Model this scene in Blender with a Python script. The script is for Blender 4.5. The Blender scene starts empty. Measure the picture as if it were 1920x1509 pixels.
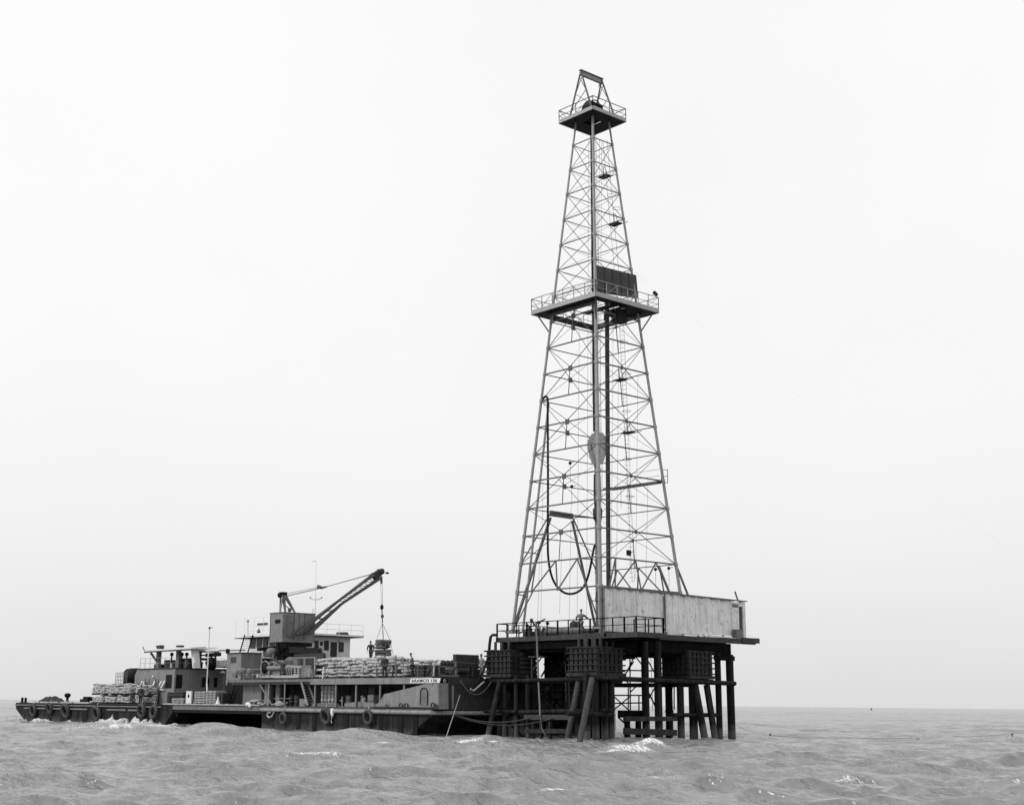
import bpy, math, random
import numpy as np
from mathutils import Vector, Matrix
random.seed(7); rng = np.random.default_rng(11)
SC = bpy.context.scene
COL = SC.collection
# ------------------------------------------------------------------ camera
CAM = (-76.09699588, -73.16100175, 2.39633868)
YAW, PIT, ROL, FPX, XC = math.radians(49.85767936), math.radians(12.24825476), 0.0095124995, 2597.638334, 851.334329
Fv = Vector((math.cos(PIT)*math.cos(YAW), math.cos(PIT)*math.sin(YAW), math.sin(PIT)))
Rv = Vector((math.sin(YAW), -math.cos(YAW), 0)); Uv = Rv.cross(Fv)
_c, _s = math.cos(ROL), math.sin(ROL)
Rv, Uv = _c*Rv+_s*Uv, -_s*Rv+_c*Uv
cd = bpy.data.cameras.new('camera'); cam = bpy.data.objects.new('camera', cd); COL.objects.link(cam)
M = Matrix((( Rv.x, Uv.x, -Fv.x, CAM[0]), (Rv.y, Uv.y, -Fv.y, CAM[1]), (Rv.z, Uv.z, -Fv.z, CAM[2]), (0,0,0,1)))
cam.matrix_world = M
cd.sensor_width = 36; cd.lens = FPX/1920*36; cd.shift_x = (960-XC)/1920; cd.clip_start = 1; cd.clip_end = 60000
SC.camera = cam
SC.view_settings.view_transform = 'Standard'; SC.view_settings.look = 'None'; SC.view_settings.exposure = 0.0
SC.cycles.max_bounces = 6
# ------------------------------------------------------------------ sky (overcast) and a soft sun
SUN_AZ, SUN_EL = math.radians(165), math.radians(42)
w = bpy.data.worlds.new('World'); SC.world = w; w.use_nodes = True
nt = w.node_tree; N = nt.nodes; L = nt.links
bg = N['Background']; bg.inputs[1].default_value = 0.12
sky = N.new('ShaderNodeTexSky'); sky.sky_type = 'NISHITA'; sky.sun_disc = False
sky.sun_elevation = SUN_EL; sky.sun_rotation = math.radians(90)-SUN_AZ; sky.air_density = 1; sky.dust_density = 6
bw = N.new('ShaderNodeRGBToBW'); L.new(sky.outputs[0], bw.inputs[0])
tc = N.new('ShaderNodeTexCoord'); sx = N.new('ShaderNodeSeparateXYZ'); L.new(tc.outputs['Generated'], sx.inputs[0])
cr = N.new('ShaderNodeValToRGB'); L.new(sx.outputs[2], cr.inputs[0])
e = cr.color_ramp.elements
def rampset(cr, pts):
    e = cr.color_ramp.elements
    while len(e) < len(pts): e.new(0.5)
    for el, (p, v) in zip(e, pts): el.position = p; el.color = (v, v, v, 1)
rampset(cr, [(0.0, .775), (0.04, .84), (0.10, .915), (0.20, .975), (0.35, 1.01), (1, 1.04)])
nz = N.new('ShaderNodeTexNoise'); nz.inputs['Scale'].default_value = 2.2; nz.inputs['Detail'].default_value = 5
L.new(tc.outputs['Generated'], nz.inputs[0])
mp = N.new('ShaderNodeMapRange'); L.new(nz.outputs[0], mp.inputs[0]); mp.inputs[3].default_value = 7.65; mp.inputs[4].default_value = 9.05
mu = N.new('ShaderNodeMath'); mu.operation = 'MULTIPLY'; L.new(cr.outputs[0], mu.inputs[0]); L.new(mp.outputs[0], mu.inputs[1])
mx = N.new('ShaderNodeMix'); mx.data_type = 'FLOAT'; mx.inputs[0].default_value = 0.93
L.new(bw.outputs[0], mx.inputs[2]); L.new(mu.outputs[0], mx.inputs[3]); L.new(mx.outputs[0], bg.inputs[0])
sd = bpy.data.lights.new('sun', 'SUN'); sd.energy = 1.5; sd.angle = math.radians(14); sd.color = (1, 1, 1)
so = bpy.data.objects.new('sun', sd); COL.objects.link(so)
dirv = Vector((math.cos(SUN_EL)*math.cos(SUN_AZ), math.cos(SUN_EL)*math.sin(SUN_AZ), math.sin(SUN_EL)))
so.rotation_euler = (-dirv).to_track_quat('-Z', 'Y').to_euler(); so.location = (-60, 0, 90)

# ------------------------------------------------------------------ helpers
def P(px, py, ax, val):
    """point of the world plane (axis ax = val) seen at photograph position px, py (measuring aid)"""
    d = Fv + Rv*((px-XC)/FPX) - Uv*((py-754.5)/FPX)
    t = (val-CAM[ax])/d[ax]
    return Vector(CAM)+d*t
def lerp(a, b, t): return a+(b-a)*t
def smooth(pts, n=5):
    out = []; m = len(pts)
    for i in range(m-1):
        p0, p1, p2, p3 = pts[max(i-1,0)], pts[i], pts[i+1], pts[min(i+2,m-1)]
        for k in range(n):
            t = k/n; out.append(.5*((2*p1)+(p2-p0)*t+(2*p0-5*p1+4*p2-p3)*t*t+(3*p1-p0-3*p2+p3)*t**3))
    return out+[pts[-1]]
def tag(o, label=None, cat=None, group=None, kind=None):
    if label: o['label'] = label
    if cat: o['category'] = cat
    if group: o['group'] = group
    if kind: o['kind'] = kind
    return o
_org = {}
def empty(name, loc, label, cat, group=None):
    o = bpy.data.objects.new(name, None); COL.objects.link(o); o.location = loc; o.empty_display_size = .5
    _org[o.name] = Vector(loc); return tag(o, label, cat, group)
def copy_tree(o, parent=None):
    c = o.copy(); COL.objects.link(c); c.parent = parent
    for ch in list(o.children):
        copy_tree(ch, c)
    return c
class MB:
    def __init__(s): s.v = []; s.f = []; s.sm = []
    def add(s, vs, fs, smooth=False):
        n = len(s.v); s.v += [tuple(v) for v in vs]; s.f += [tuple(i+n for i in f) for f in fs]; s.sm += [smooth]*len(fs); return s
    def box(s, a, b):
        x0, y0, z0 = a; x1, y1, z1 = b
        if x0 > x1: x0, x1 = x1, x0
        if y0 > y1: y0, y1 = y1, y0
        if z0 > z1: z0, z1 = z1, z0
        vs = [(x0,y0,z0),(x1,y0,z0),(x1,y1,z0),(x0,y1,z0),(x0,y0,z1),(x1,y0,z1),(x1,y1,z1),(x0,y1,z1)]
        return s.add(vs, [(3,2,1,0),(4,5,6,7),(0,1,5,4),(1,2,6,5),(2,3,7,6),(3,0,4,7)])
    def bar(s, p, q, wd, ht=None, up=(0,0,1)):
        p = Vector(p); q = Vector(q); d = (q-p)
        if d.length < 1e-6: return s
        d.normalize(); u = Vector(up)
        if abs(d.dot(u)) > .98: u = Vector((1,0,0))
        a = d.cross(u).normalized(); b = a.cross(d).normalized(); ht = ht or wd
        vs = []
        for c in (p, q):
            for i, j in ((-1,-1),(1,-1),(1,1),(-1,1)): vs.append(c+a*(i*wd/2)+b*(j*ht/2))
        return s.add(vs, [(3,2,1,0),(4,5,6,7),(0,1,5,4),(1,2,6,5),(2,3,7,6),(3,0,4,7)])
    def tube(s, p, q, r, r2=None, n=8, cap=True):
        return s.path([p, q], [r, r if r2 is None else r2], n, cap)
    def path(s, pts, r, n=8, cap=True):
        pts = [Vector(p) for p in pts]; m = len(pts)
        rs = r if isinstance(r, (list, tuple)) else [r]*m
        rings = []; pu = None
        for i, p in enumerate(pts):
            d = (pts[min(i+1, m-1)]-pts[max(i-1, 0)])
            if d.length < 1e-7: d = Vector((0,0,1))
            d.normalize()
            u = pu if pu is not None else (Vector((0,0,1)) if abs(d.z) < .9 else Vector((1,0,0)))
            a = d.cross(u)
            if a.length < 1e-4: a = d.cross(Vector((0,1,0.01)))
            a.normalize(); b = a.cross(d).normalized(); pu = b
            rings.append([p+(a*math.cos(2*math.pi*k/n)+b*math.sin(2*math.pi*k/n))*rs[i] for k in range(n)])
        vs = [v for rg in rings for v in rg]; fs = []
        for i in range(m-1):
            for k in range(n):
                fs.append((i*n+k, i*n+(k+1)%n, (i+1)*n+(k+1)%n, (i+1)*n+k))
        s.add(vs, fs, True)
        if cap: s.add(rings[0], [tuple(range(n))[::-1]]); s.add(rings[-1], [tuple(range(n))])
        return s
    def prism(s, poly, off):
        n = len(poly); off = Vector(off); a = [Vector(p) for p in poly]; b = [p+off for p in a]
        return s.add(a+b, [tuple(range(n))[::-1], tuple(range(n, 2*n))]+[(i, (i+1)%n, (i+1)%n+n, i+n) for i in range(n)])
    def lathe(s, base, prof, n=12, axis=(0,0,1), smooth=True):
        base = Vector(base); ax = Vector(axis).normalized()
        u = Vector((1,0,0)) if abs(ax.x) < .9 else Vector((0,1,0)); a = ax.cross(u).normalized(); b = ax.cross(a)
        vs = []; fs = []
        for r, h in prof:
            for k in range(n):
                t = 2*math.pi*k/n; vs.append(base+ax*h+(a*math.cos(t)+b*math.sin(t))*max(r, .001))
        for i in range(len(prof)-1):
            for k in range(n): fs.append((i*n+k, i*n+(k+1)%n, (i+1)*n+(k+1)%n, (i+1)*n+k))
        s.add(vs, fs, smooth)
        s.add(vs[:n], [tuple(range(n))]); s.add(vs[-n:], [tuple(range(n))]); return s
    def torus(s, c, axis, R, r, n=28, m=10, sc=(1,1)):
        c = Vector(c); ax = Vector(axis).normalized(); u = Vector((0,0,1)) if abs(ax.z) < .9 else Vector((1,0,0))
        a = ax.cross(u).normalized(); b = ax.cross(a); vs = []; fs = []
        for i in range(n):
            t = 2*math.pi*i/n; rd = a*math.cos(t)*sc[0]+b*math.sin(t)*sc[1]
            for j in range(m):
                q = 2*math.pi*j/m; vs.append(c+rd*(R+r*math.cos(q))+ax*(r*1.15*math.sin(q)))
        for i in range(n):
            for j in range(m): fs.append((i*m+j, ((i+1)%n)*m+j, ((i+1)%n)*m+(j+1)%m, i*m+(j+1)%m))
        return s.add(vs, fs, True)
    def blob(s, c, r, n=10, m=7, jit=0.0, pw=1.0):
        c = Vector(c); r = r if isinstance(r, (tuple, list)) else (r, r, r); vs = []; fs = []
        def sp(x): return math.copysign(abs(x)**pw, x)
        for i in range(m+1):
            ph = math.pi*i/m
            for k in range(n):
                t = 2*math.pi*k/n; j = 1+random.uniform(-jit, jit)
                vs.append(c+Vector((sp(math.sin(ph))*sp(math.cos(t))*r[0]*j, sp(math.sin(ph))*sp(math.sin(t))*r[1]*j, sp(math.cos(ph))*r[2]*j)))
        for i in range(m):
            for k in range(n): fs.append((i*n+k, (i+1)*n+k, (i+1)*n+(k+1)%n, i*n+(k+1)%n))
        return s.add(vs, fs, True)
    def build(s, name, mat, parent=None, label=None, cat=None, group=None, kind=None):
        me = bpy.data.meshes.new(name); o = bpy.data.objects.new(name, me); COL.objects.link(o)
        org = Vector((0,0,0))
        vs = [Vector(v) for v in s.v]
        if parent is not None:
            org = _org[parent.name]; o.parent = parent; vs = [v-org for v in vs]; _org[o.name] = org
        else:
            lo = Vector([min(v[i] for v in vs) for i in range(3)]); hi = Vector([max(v[i] for v in vs) for i in range(3)])
            org = Vector(((lo.x+hi.x)/2, (lo.y+hi.y)/2, lo.z)); vs = [v-org for v in vs]; o.location = org; _org[o.name] = org
        me.from_pydata([tuple(v) for v in vs], [], s.f); me.materials.append(mat)
        me.polygons.foreach_set('use_smooth', s.sm); me.validate(); me.update()
        return tag(o, label, cat, group, kind)

# ------------------------------------------------------------------ materials (all grey: the place is a black and white picture)
def mat(name, c, rough=.6, var=.25, scale=3.0, streak=0.0, stc=None, metal=0.0, spots=0.0, spc=.05, bump=0.0, stz=.12, sts=2.2, spec=None, band=None, sth=.60, scx=4.5):
    m = bpy.data.materials.new(name); m.use_nodes = True; t = m.node_tree; N = t.nodes; L = t.links
    b = N['Principled BSDF']; b.inputs['Roughness'].default_value = rough; b.inputs['Metallic'].default_value = metal
    b.inputs['Specular IOR Level'].default_value = spec if spec is not None else (.15 if c < .1 else .4)
    geo = N.new('ShaderNodeNewGeometry')
    nz = N.new('ShaderNodeTexNoise'); nz.inputs['Scale'].default_value = scale; nz.inputs['Detail'].default_value = 6; nz.inputs['Roughness'].default_value = .65
    L.new(geo.outputs['Position'], nz.inputs['Vector'])
    r = N.new('ShaderNodeValToRGB'); L.new(nz.outputs[0], r.inputs[0]); rampset(r, [(.3, c*(1-var)), (.7, c*(1+var))]); out = r.outputs[0]
    def mixin(fac, col, prev):
        q = N.new('ShaderNodeMix'); q.data_type = 'RGBA'; L.new(fac, q.inputs[0]); L.new(prev, q.inputs[6]); q.inputs[7].default_value = (col, col, col, 1); return q.outputs[2]
    if streak > 0:
        mpn = N.new('ShaderNodeMapping'); mpn.inputs['Scale'].default_value = (sts, sts, stz); L.new(geo.outputs['Position'], mpn.inputs[0])
        n2 = N.new('ShaderNodeTexNoise'); n2.inputs['Scale'].default_value = 1.5; n2.inputs['Detail'].default_value = 5; L.new(mpn.outputs[0], n2.inputs['Vector'])
        rr = N.new('ShaderNodeValToRGB'); L.new(n2.outputs[0], rr.inputs[0]); rampset(rr, [(.48, 0), (.68, streak)])
        out = mixin(rr.outputs[0], c*.45 if stc is None else stc, out)
    if spots > 0:
        n3 = N.new('ShaderNodeTexNoise'); n3.inputs['Scale'].default_value = scx; n3.inputs['Detail'].default_value = 8; n3.inputs['Roughness'].default_value = .75
        L.new(geo.outputs['Position'], n3.inputs['Vector'])
        rr = N.new('ShaderNodeValToRGB'); L.new(n3.outputs[0], rr.inputs[0]); rampset(rr, [(sth, 0), (sth+.07, spots)])
        out = mixin(rr.outputs[0], spc, out)
    if band is not None:
        z0_, z1_, bc = band; sz = N.new('ShaderNodeSeparateXYZ'); L.new(geo.outputs['Position'], sz.inputs[0])
        a1 = N.new('ShaderNodeMath'); a1.operation = 'MULTIPLY_ADD'; L.new(nz.outputs[0], a1.inputs[0]); a1.inputs[1].default_value = -1.6; L.new(sz.outputs[2], a1.inputs[2])
        m1 = N.new('ShaderNodeMapRange'); L.new(a1.outputs[0], m1.inputs[0]); m1.inputs[1].default_value = z0_-.8; m1.inputs[2].default_value = z1_-.8; m1.inputs[3].default_value = .9; m1.inputs[4].default_value = 0
        out = mixin(m1.outputs[0], bc, out)
    L.new(out, b.inputs['Base Color'])
    if bump > 0:
        bp = N.new('ShaderNodeBump'); bp.inputs['Strength'].default_value = bump; bp.inputs['Distance'].default_value = .05
        L.new(nz.outputs[0], bp.inputs['Height']); L.new(bp.outputs[0], b.inputs['Normal'])
    return m
m_leg   = mat('galvanised_steel', .27, .5, .2, 5, metal=.1)
m_girt  = mat('dark_galvanised_steel', .10, .55, .25, 5)
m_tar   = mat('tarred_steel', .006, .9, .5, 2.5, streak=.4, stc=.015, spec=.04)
m_pile  = mat('rusty_pile_steel', .012, .8, .5, 2.5, streak=.5, stc=.05, spec=.12, band=(.6, 1.1, .09))
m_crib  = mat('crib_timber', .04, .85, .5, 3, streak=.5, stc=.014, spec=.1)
m_post  = mat('pale_post_steel', .06, .8, .4, 3, streak=.5, stc=.03)
m_timber= mat('weathered_timber', .06, .85, .35, 4, streak=.5, stc=.04)
m_fascia= mat('deck_steel', .055, .7, .35, 2, streak=.4, stc=.03)
m_shed  = mat('stained_tin', .74, .6, .12, 1.2, streak=.6, stc=.42, spots=.65, spc=.30, sts=2.8, sth=.55, scx=3.0, stz=.25)
m_sheddk= mat('dark_tin', .12, .6, .3, 2)
m_wire  = mat('wire_rope', .10, .5, .2, 5)
m_black = mat('black_steel', .009, .6, .4, 3)
m_dark  = mat('dark_paint', .045, .65, .4, 2.5, spots=.4, spc=.12)
m_grey  = mat('grey_paint', .22, .6, .2, 1.0, streak=.55, stc=.12, spots=.6, spc=.09, sts=3.0, stz=.3, sth=.58)
m_grey2 = mat('mid_grey_paint', .15, .6, .25, 2.0, streak=.4, stc=.08, spots=.4, spc=.25)
m_boom  = mat('boom_steel', .085, .6, .3, 3, streak=.4, stc=.05)
m_hull  = mat('black_hull_paint', .013, .65, .5, 1.0, streak=.6, stc=.06, spots=.5, spc=.04, sts=1.4, band=(.15, .7, .065))
m_hullb = mat('hull_underside', .008, .7, .5, 1.0)
m_tub   = mat('fender_steel', .26, .55, .35, 2.0, streak=.5, stc=.12)
m_white = mat('white_paint', .72, .5, .06, 2.0, streak=.3, stc=.5)
m_glass = mat('dark_window_glass', .05, .15, .3, 2.0)
m_sack  = mat('sack_paper', .42, .9, .35, 5.0, bump=.6, spots=.6, spc=.12)
m_sackd = mat('dirty_sack_cloth', .16, .9, .4, 5.0, bump=.6, spots=.4, spc=.07)
m_rub   = mat('tyre_rubber', .06, .75, .35, 4.0, spots=.6, spc=.13, spec=.3)
m_rope  = mat('rope_fibre', .38, .9, .3, 8.0)
m_skin  = mat('skin', .22, .6, .1, 8.0)
m_cloth = mat('worker_cloth', .15, .9, .25, 8.0)
m_clothd= mat('dark_cloth', .05, .9, .3, 8.0)
m_cement= mat('pale_timber_planks', .3, .85, .3, 5.0)

# ------------------------------------------------------------------ sea
SEA_MOUND = []   # x, y, dir, half length, half width, height, foam
def mound(px, py, hl, hw, h, foam, ang=0.0, fo=0.0):
    p = P(px, py, 2, 0.0); SEA_MOUND.append((p.x, p.y, math.radians(49.86-90)+ang, hl, hw, h, foam, fo))
mound(395, 1378, 3.4, 2.0, .75, .5); mound(372, 1372, 1.2, .8, .55, 2.2)
mound(650, 1385, 3.8, 2.2, .68, .3); mound(560, 1383, 2.4, 1.2, .2, 1.0)
mound(1208, 1404, 1.5, .9, .55, 2.2, .2); mound(1182, 1410, 1.3, .7, .28, 1.8, .2); mound(1160, 1414, 1.0, .5, .12, 1.4, .2)
mound(985, 1400, 2.6, 1.6, .42, .4); mound(905, 1392, 2.2, 1.4, .30, 1.2)
mound(1290, 1459, 3.0, .5, .12, 1.0); mound(1400, 1466, 2.6, .4, .08, .8); mound(1020, 1490, .7, .4, .22, 1.4); mound(1130, 1492, 1.5, 1.1, .28, .0)
mound(600, 1421, 1.6, .9, .30, .9); mound(722, 1393, 1.0, .7, .15, 2.0)
mound(210, 1372, 5.0, 1.6, .35, 1.1); mound(280, 1372, 4.0, 1.5, .4, 1.4)
mound(1450, 1400, 3, 1.5, .22, .3); mound(1720, 1405, 3, 1.6, .25, .3); mound(1580, 1469, 2.6, .35, .07, .8); mound(1880, 1470, 2.4, .35, .07, .75)
def spectrum(Nn, Lt, lo, hi, wdir, peak, seed, spread=2):
    g = np.random.default_rng(seed); k1 = np.fft.fftfreq(Nn, Lt/Nn)*2*np.pi
    kx, ky = np.meshgrid(k1, k1); k = np.sqrt(kx**2+ky**2); k[0,0] = 1e9
    lam = 2*np.pi/k; kp = 2*np.pi/peak
    A = np.exp(-1.25*(kp/k)**2)/k**4.0
    cs = (kx*np.cos(wdir)+ky*np.sin(wdir))/k; A *= (np.abs(cs)**spread)*np.where(cs < 0, .15, 1)+.008
    A *= ((lam > lo) & (lam <= hi)); A[0,0] = 0
    h = (g.normal(size=(Nn,Nn))+1j*g.normal(size=(Nn,Nn)))*np.sqrt(A)
    H = np.real(np.fft.ifft2(h)); s = H.std(); h = h/s
    kk = k.copy(); kk[0,0] = 1
    D = lambda q: np.real(np.fft.ifft2(q))
    H = D(h); DX = D(-1j*kx/kk*h); DY = D(-1j*ky/kk*h)
    jxx = D(kx*kx/kk*h); jyy = D(ky*ky/kk*h); jxy = D(kx*ky/kk*h)
    return dict(N=Nn, L=Lt, H=H, DX=DX, DY=DY, jxx=jxx, jyy=jyy, jxy=jxy)
def samp(T, name, x, y):
    Nn, Lt = T['N'], T['L']; u = (x/Lt % 1)*Nn; v = (y/Lt % 1)*Nn
    i = np.floor(u).astype(int) % Nn; j = np.floor(v).astype(int) % Nn; fu = u-np.floor(u); fv = v-np.floor(v)
    i2 = (i+1) % Nn; j2 = (j+1) % Nn; A = T[name]
    return (A[j,i]*(1-fu)+A[j,i2]*fu)*(1-fv)+(A[j2,i]*(1-fu)+A[j2,i2]*fu)*fv
WD = math.radians(222)
bands = [ (spectrum(512, 260, 7, 60, WD, 11, 3, 9), .10, 0.95, 7.0), (spectrum(512, 67.0, 1.6, 7, WD+.3, 4.6, 4, 5), .080, 1.1, 1.6),
          (spectrum(512, 31.0, .7, 2.6, WD-.15, 2.2, 5, 3), .055, 1.2, .7) ]
def build_sea():
    cx, cy = CAM[0], CAM[1]
    r = [0.5, 8, 16, 22, 27]; q = 30.0
    while q < 26000: r.append(q); q *= 1.0042 if q < 900 else (1.012 if q < 4000 else 1.06)
    r = np.array(r); half = math.radians(36)
    a0 = np.linspace(-half, half, 740); a1 = np.linspace(half, 2*math.pi-half, 90)[1:]
    a = np.concatenate([a0, a1[:-1]]) + YAW - math.radians(1.5); nA = len(a); nR = len(r)
    Rr, Aa = np.meshgrid(r, a, indexing='ij'); X = cx+Rr*np.cos(Aa); Y = cy+Rr*np.sin(Aa)
    Z = np.zeros_like(X); DX = np.zeros_like(X); DY = np.zeros_like(X); jxx = np.zeros_like(X); jyy = np.zeros_like(X); jxy = np.zeros_like(X)
    sp = np.maximum(Rr*.0042, Rr*.0017)
    sp = np.where(Rr > 900, Rr*.012, sp); sp = np.where(Rr > 4000, Rr*.06, sp)
    side = (np.arange(nA) >= 740)[None,:]*np.ones_like(X); sp = np.where(side > 0, Rr*.06, sp)
    gust = 1.0
    for T, amp, chop, lmin in bands:
        fade = np.clip(1.6-sp*2.2/lmin, 0, 1)*amp*gust
        Z += samp(T,'H',X,Y)*fade; DX += samp(T,'DX',X,Y)*fade*chop; DY += samp(T,'DY',X,Y)*fade*chop
        jxx += samp(T,'jxx',X,Y)*fade*chop; jyy += samp(T,'jyy',X,Y)*fade*chop; jxy += samp(T,'jxy',X,Y)*fade*chop
    T0 = bands[1][0]; nzz = samp(T0,'H',X*1.7+9,Y*1.7-5)*.5+samp(bands[2][0],'H',X,Y)*.6
    J = (1-jxx)*(1-jyy)-jxy**2
    foam = np.clip((.22-J)*1.4, 0, .8)*np.where(Rr < 110, .25, 1.0)
    for (mx_, my_, an, hl, hw, h, fm, fo) in SEA_MOUND:
        ex = (X-mx_)*np.cos(an)+(Y-my_)*np.sin(an); ey = -(X-mx_)*np.sin(an)+(Y-my_)*np.cos(an)
        Z += h*np.exp(-(ex/hl)**2-(ey/hw)**2)
        foam = np.maximum(foam, fm*np.exp(-(ex/(hl*.85))**2-((ey+hw*.55)/(hw*.55))**2)*np.clip(.55+.5*nzz, 0, 1.2)*(fm > .05))
    # wash along the hull and around the piles
    along = ((Y > 6) & (Y < 82)); dx = (-10.6-X); near = np.exp(-np.clip(dx, 0, 9)/1.3)*(dx > -2)*along*.95
    big = np.exp(-((Y-54)/9)**2)*1.7+1.0*np.exp(-((Y-74)/6)**2)+.42
    foam = np.maximum(foam, near*big*np.clip(.5+.7*nzz, 0, 1.4))
    Z += near*big*.28*np.clip(.4+nzz, 0, 2)*(Y > 44)
    pil = np.exp(-((X+1)/9)**4-((Y+5.9)/1.3)**2)*.62+np.exp(-((Y-1)/6)**4-((X+6.6)/1.1)**2)*.6; foam = np.maximum(foam, pil*np.clip(.2+.8*nzz, 0, 1.2))
    X = X-DX; Y = Y-DY
    me = bpy.data.meshes.new('sea'); nv = nR*nA+1
    co = np.zeros((nv,3), np.float32); co[:-1,0] = X.ravel(); co[:-1,1] = Y.ravel(); co[:-1,2] = Z.ravel(); co[-1] = (cx, cy, 0)
    i = np.arange(nR-1)[:,None]*nA; k = np.arange(nA)[None,:]; k2 = (k+1) % nA
    quads = np.stack([i+k, i+nA+k, i+nA+k2, i+k2], -1).reshape(-1,4)
    tri = np.stack([np.full(nA, nv-1), np.arange(nA), (np.arange(nA)+1) % nA], -1)
    nq = len(quads); loops = np.concatenate([quads.ravel(), tri.ravel()]).astype(np.int32)
    me.vertices.add(nv); me.vertices.foreach_set('co', co.ravel())
    me.loops.add(len(loops)); me.loops.foreach_set('vertex_index', loops)
    me.polygons.add(nq+nA)
    st = np.concatenate([np.arange(nq)*4, nq*4+np.arange(nA)*3]).astype(np.int32)
    me.polygons.foreach_set('loop_start', st); me.update(calc_edges=True)
    me.polygons.foreach_set('use_smooth', np.ones(nq+nA, bool))
    at = me.attributes.new('foam', 'FLOAT', 'POINT'); fv = np.zeros(nv, np.float32); fv[:-1] = np.clip(foam, 0, .92).ravel(); at.data.foreach_set('value', fv)
    o = bpy.data.objects.new('sea', me); COL.objects.link(o); tag(o, kind='structure')
    m = bpy.data.materials.new('sea_water'); m.use_nodes = True; t = m.node_tree; N = t.nodes; L = t.links
    b = N['Principled BSDF']; b.inputs['IOR'].default_value = 1.36; b.inputs['Specular IOR Level'].default_value = .6
    geo = N.new('ShaderNodeNewGeometry'); at = N.new('ShaderNodeAttribute'); at.attribute_name = 'foam'
    def noise(sc, vec, det=5, ro=.6):
        q = N.new('ShaderNodeTexNoise'); q.inputs['Scale'].default_value = sc; q.inputs['Detail'].default_value = det; q.inputs['Roughness'].default_value = ro; L.new(vec, q.inputs['Vector']); return q.outputs[0]
    mpn = N.new('ShaderNodeMapping'); mpn.inputs['Rotation'].default_value = (0,0,-WD); mpn.inputs['Scale'].default_value = (1.8,.8,1); L.new(geo.outputs['Position'], mpn.inputs[0])
    n1 = noise(1.3, mpn.outputs[0], 3, .5); n2 = noise(.35, mpn.outputs[0], 4, .6); n3 = noise(7, mpn.outputs[0], 6, .75)
    bp = N.new('ShaderNodeBump'); bp.inputs['Strength'].default_value = 1; bp.inputs['Distance'].default_value = .26; L.new(n1, bp.inputs['Height'])
    bp2 = N.new('ShaderNodeBump'); bp2.inputs['Strength'].default_value = .9; bp2.inputs['Distance'].default_value = .5; L.new(n2, bp2.inputs['Height']); L.new(bp2.outputs[0], bp.inputs['Normal'])
    L.new(bp.outputs[0], b.inputs['Normal'])
    # foam factor = attribute broken up by fine noise
    ad = N.new('ShaderNodeMath'); ad.operation = 'MULTIPLY_ADD'; L.new(n3, ad.inputs[0]); ad.inputs[1].default_value = 4.2; ad.inputs[2].default_value = -2.45
    sm = N.new('ShaderNodeMath'); sm.operation = 'ADD'; L.new(ad.outputs[0], sm.inputs[0]); L.new(at.outputs['Fac'], sm.inputs[1])
    mp4 = N.new('ShaderNodeMapping'); mp4.inputs['Rotation'].default_value = (0,0,-WD); mp4.inputs['Scale'].default_value = (.5,.16,1); L.new(geo.outputs['Position'], mp4.inputs[0])
    n4 = noise(.55, mp4.outputs[0], 6, .62); m4 = N.new('ShaderNodeMapRange'); L.new(n4, m4.inputs[0]); m4.inputs[1].default_value = .70; m4.inputs[2].default_value = .80; m4.inputs[4].default_value = .45
    mxf = N.new('ShaderNodeMath'); mxf.operation = 'ADD'; L.new(sm.outputs[0], mxf.inputs[0]); L.new(m4.outputs[0], mxf.inputs[1]); sm = mxf
    rm = N.new('ShaderNodeMapRange'); L.new(sm.outputs[0], rm.inputs[0]); rm.inputs[1].default_value = .15; rm.inputs[2].default_value = .7
    cr = N.new('ShaderNodeValToRGB'); L.new(n2, cr.inputs[0]); rampset(cr, [(.3, .165), (.7, .25)])
    mxx = N.new('ShaderNodeMix'); mxx.data_type = 'RGBA'; L.new(rm.outputs[0], mxx.inputs[0]); L.new(cr.outputs[0], mxx.inputs[6]); mxx.inputs[7].default_value = (.8,.8,.8,1)
    L.new(mxx.outputs[2], b.inputs['Base Color'])
    rr = N.new('ShaderNodeMapRange'); L.new(rm.outputs[0], rr.inputs[0]); rr.inputs[3].default_value = .2; rr.inputs[4].default_value = .9; L.new(rr.outputs[0], b.inputs['Roughness'])
    me.materials.append(m)
build_sea()

# ================================================================== DERRICK
DK = 7.72                                     # derrick base level
ZL = [10.66+2.1125*i for i in range(18)]      # girt levels
def half(z): return 4.572+(.8817-4.572)*(z-DK)/41.45
def corner(sx, sy, z): a = half(z); return Vector((sx*a, sy*a, z))
der = empty('derrick', (0,0,DK), 'tall tapering lattice drilling derrick of grey steel on the pile platform', 'derrick')
CS = [(-1,-1),(-1,1),(1,1),(1,-1)]
for sx, sy in CS:
    b = MB(); f = .125 if (sx, sy) != (-1,-1) else .17
    for i, z0 in enumerate([DK]+ZL[:]):
        z1 = (ZL+[48.6])[i]; r = f*(1-.38*(z0-DK)/41)
        b.tube(corner(sx,sy,z0), corner(sx,sy,z1), r, n=10, cap=False)
        if i: b.tube(corner(sx,sy,z0-.12), corner(sx,sy,z0+.12), r*1.35, n=10)
    b.box(corner(sx,sy,DK)-Vector((.4,.4,.12)), corner(sx,sy,DK)+Vector((.4,.4,.1)))
    b.build('leg', m_leg, der)
for i, z in enumerate(ZL):
    b = MB(); wd = .105 if z < 32 else .08
    for k in range(4):
        b.bar(corner(*CS[k], z), corner(*CS[(k+1)%4], z), wd*.5, wd*(1 if k in (0,3) else .65)) if not (k == 1 and i in (0,1)) else None
    b.build('girt', m_girt, der)
def face_pt(k, t, z):   # t along the face k from corner k to k+1
    return lerp(corner(*CS[k], z), corner(*CS[(k+1)%4], z), t)
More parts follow.
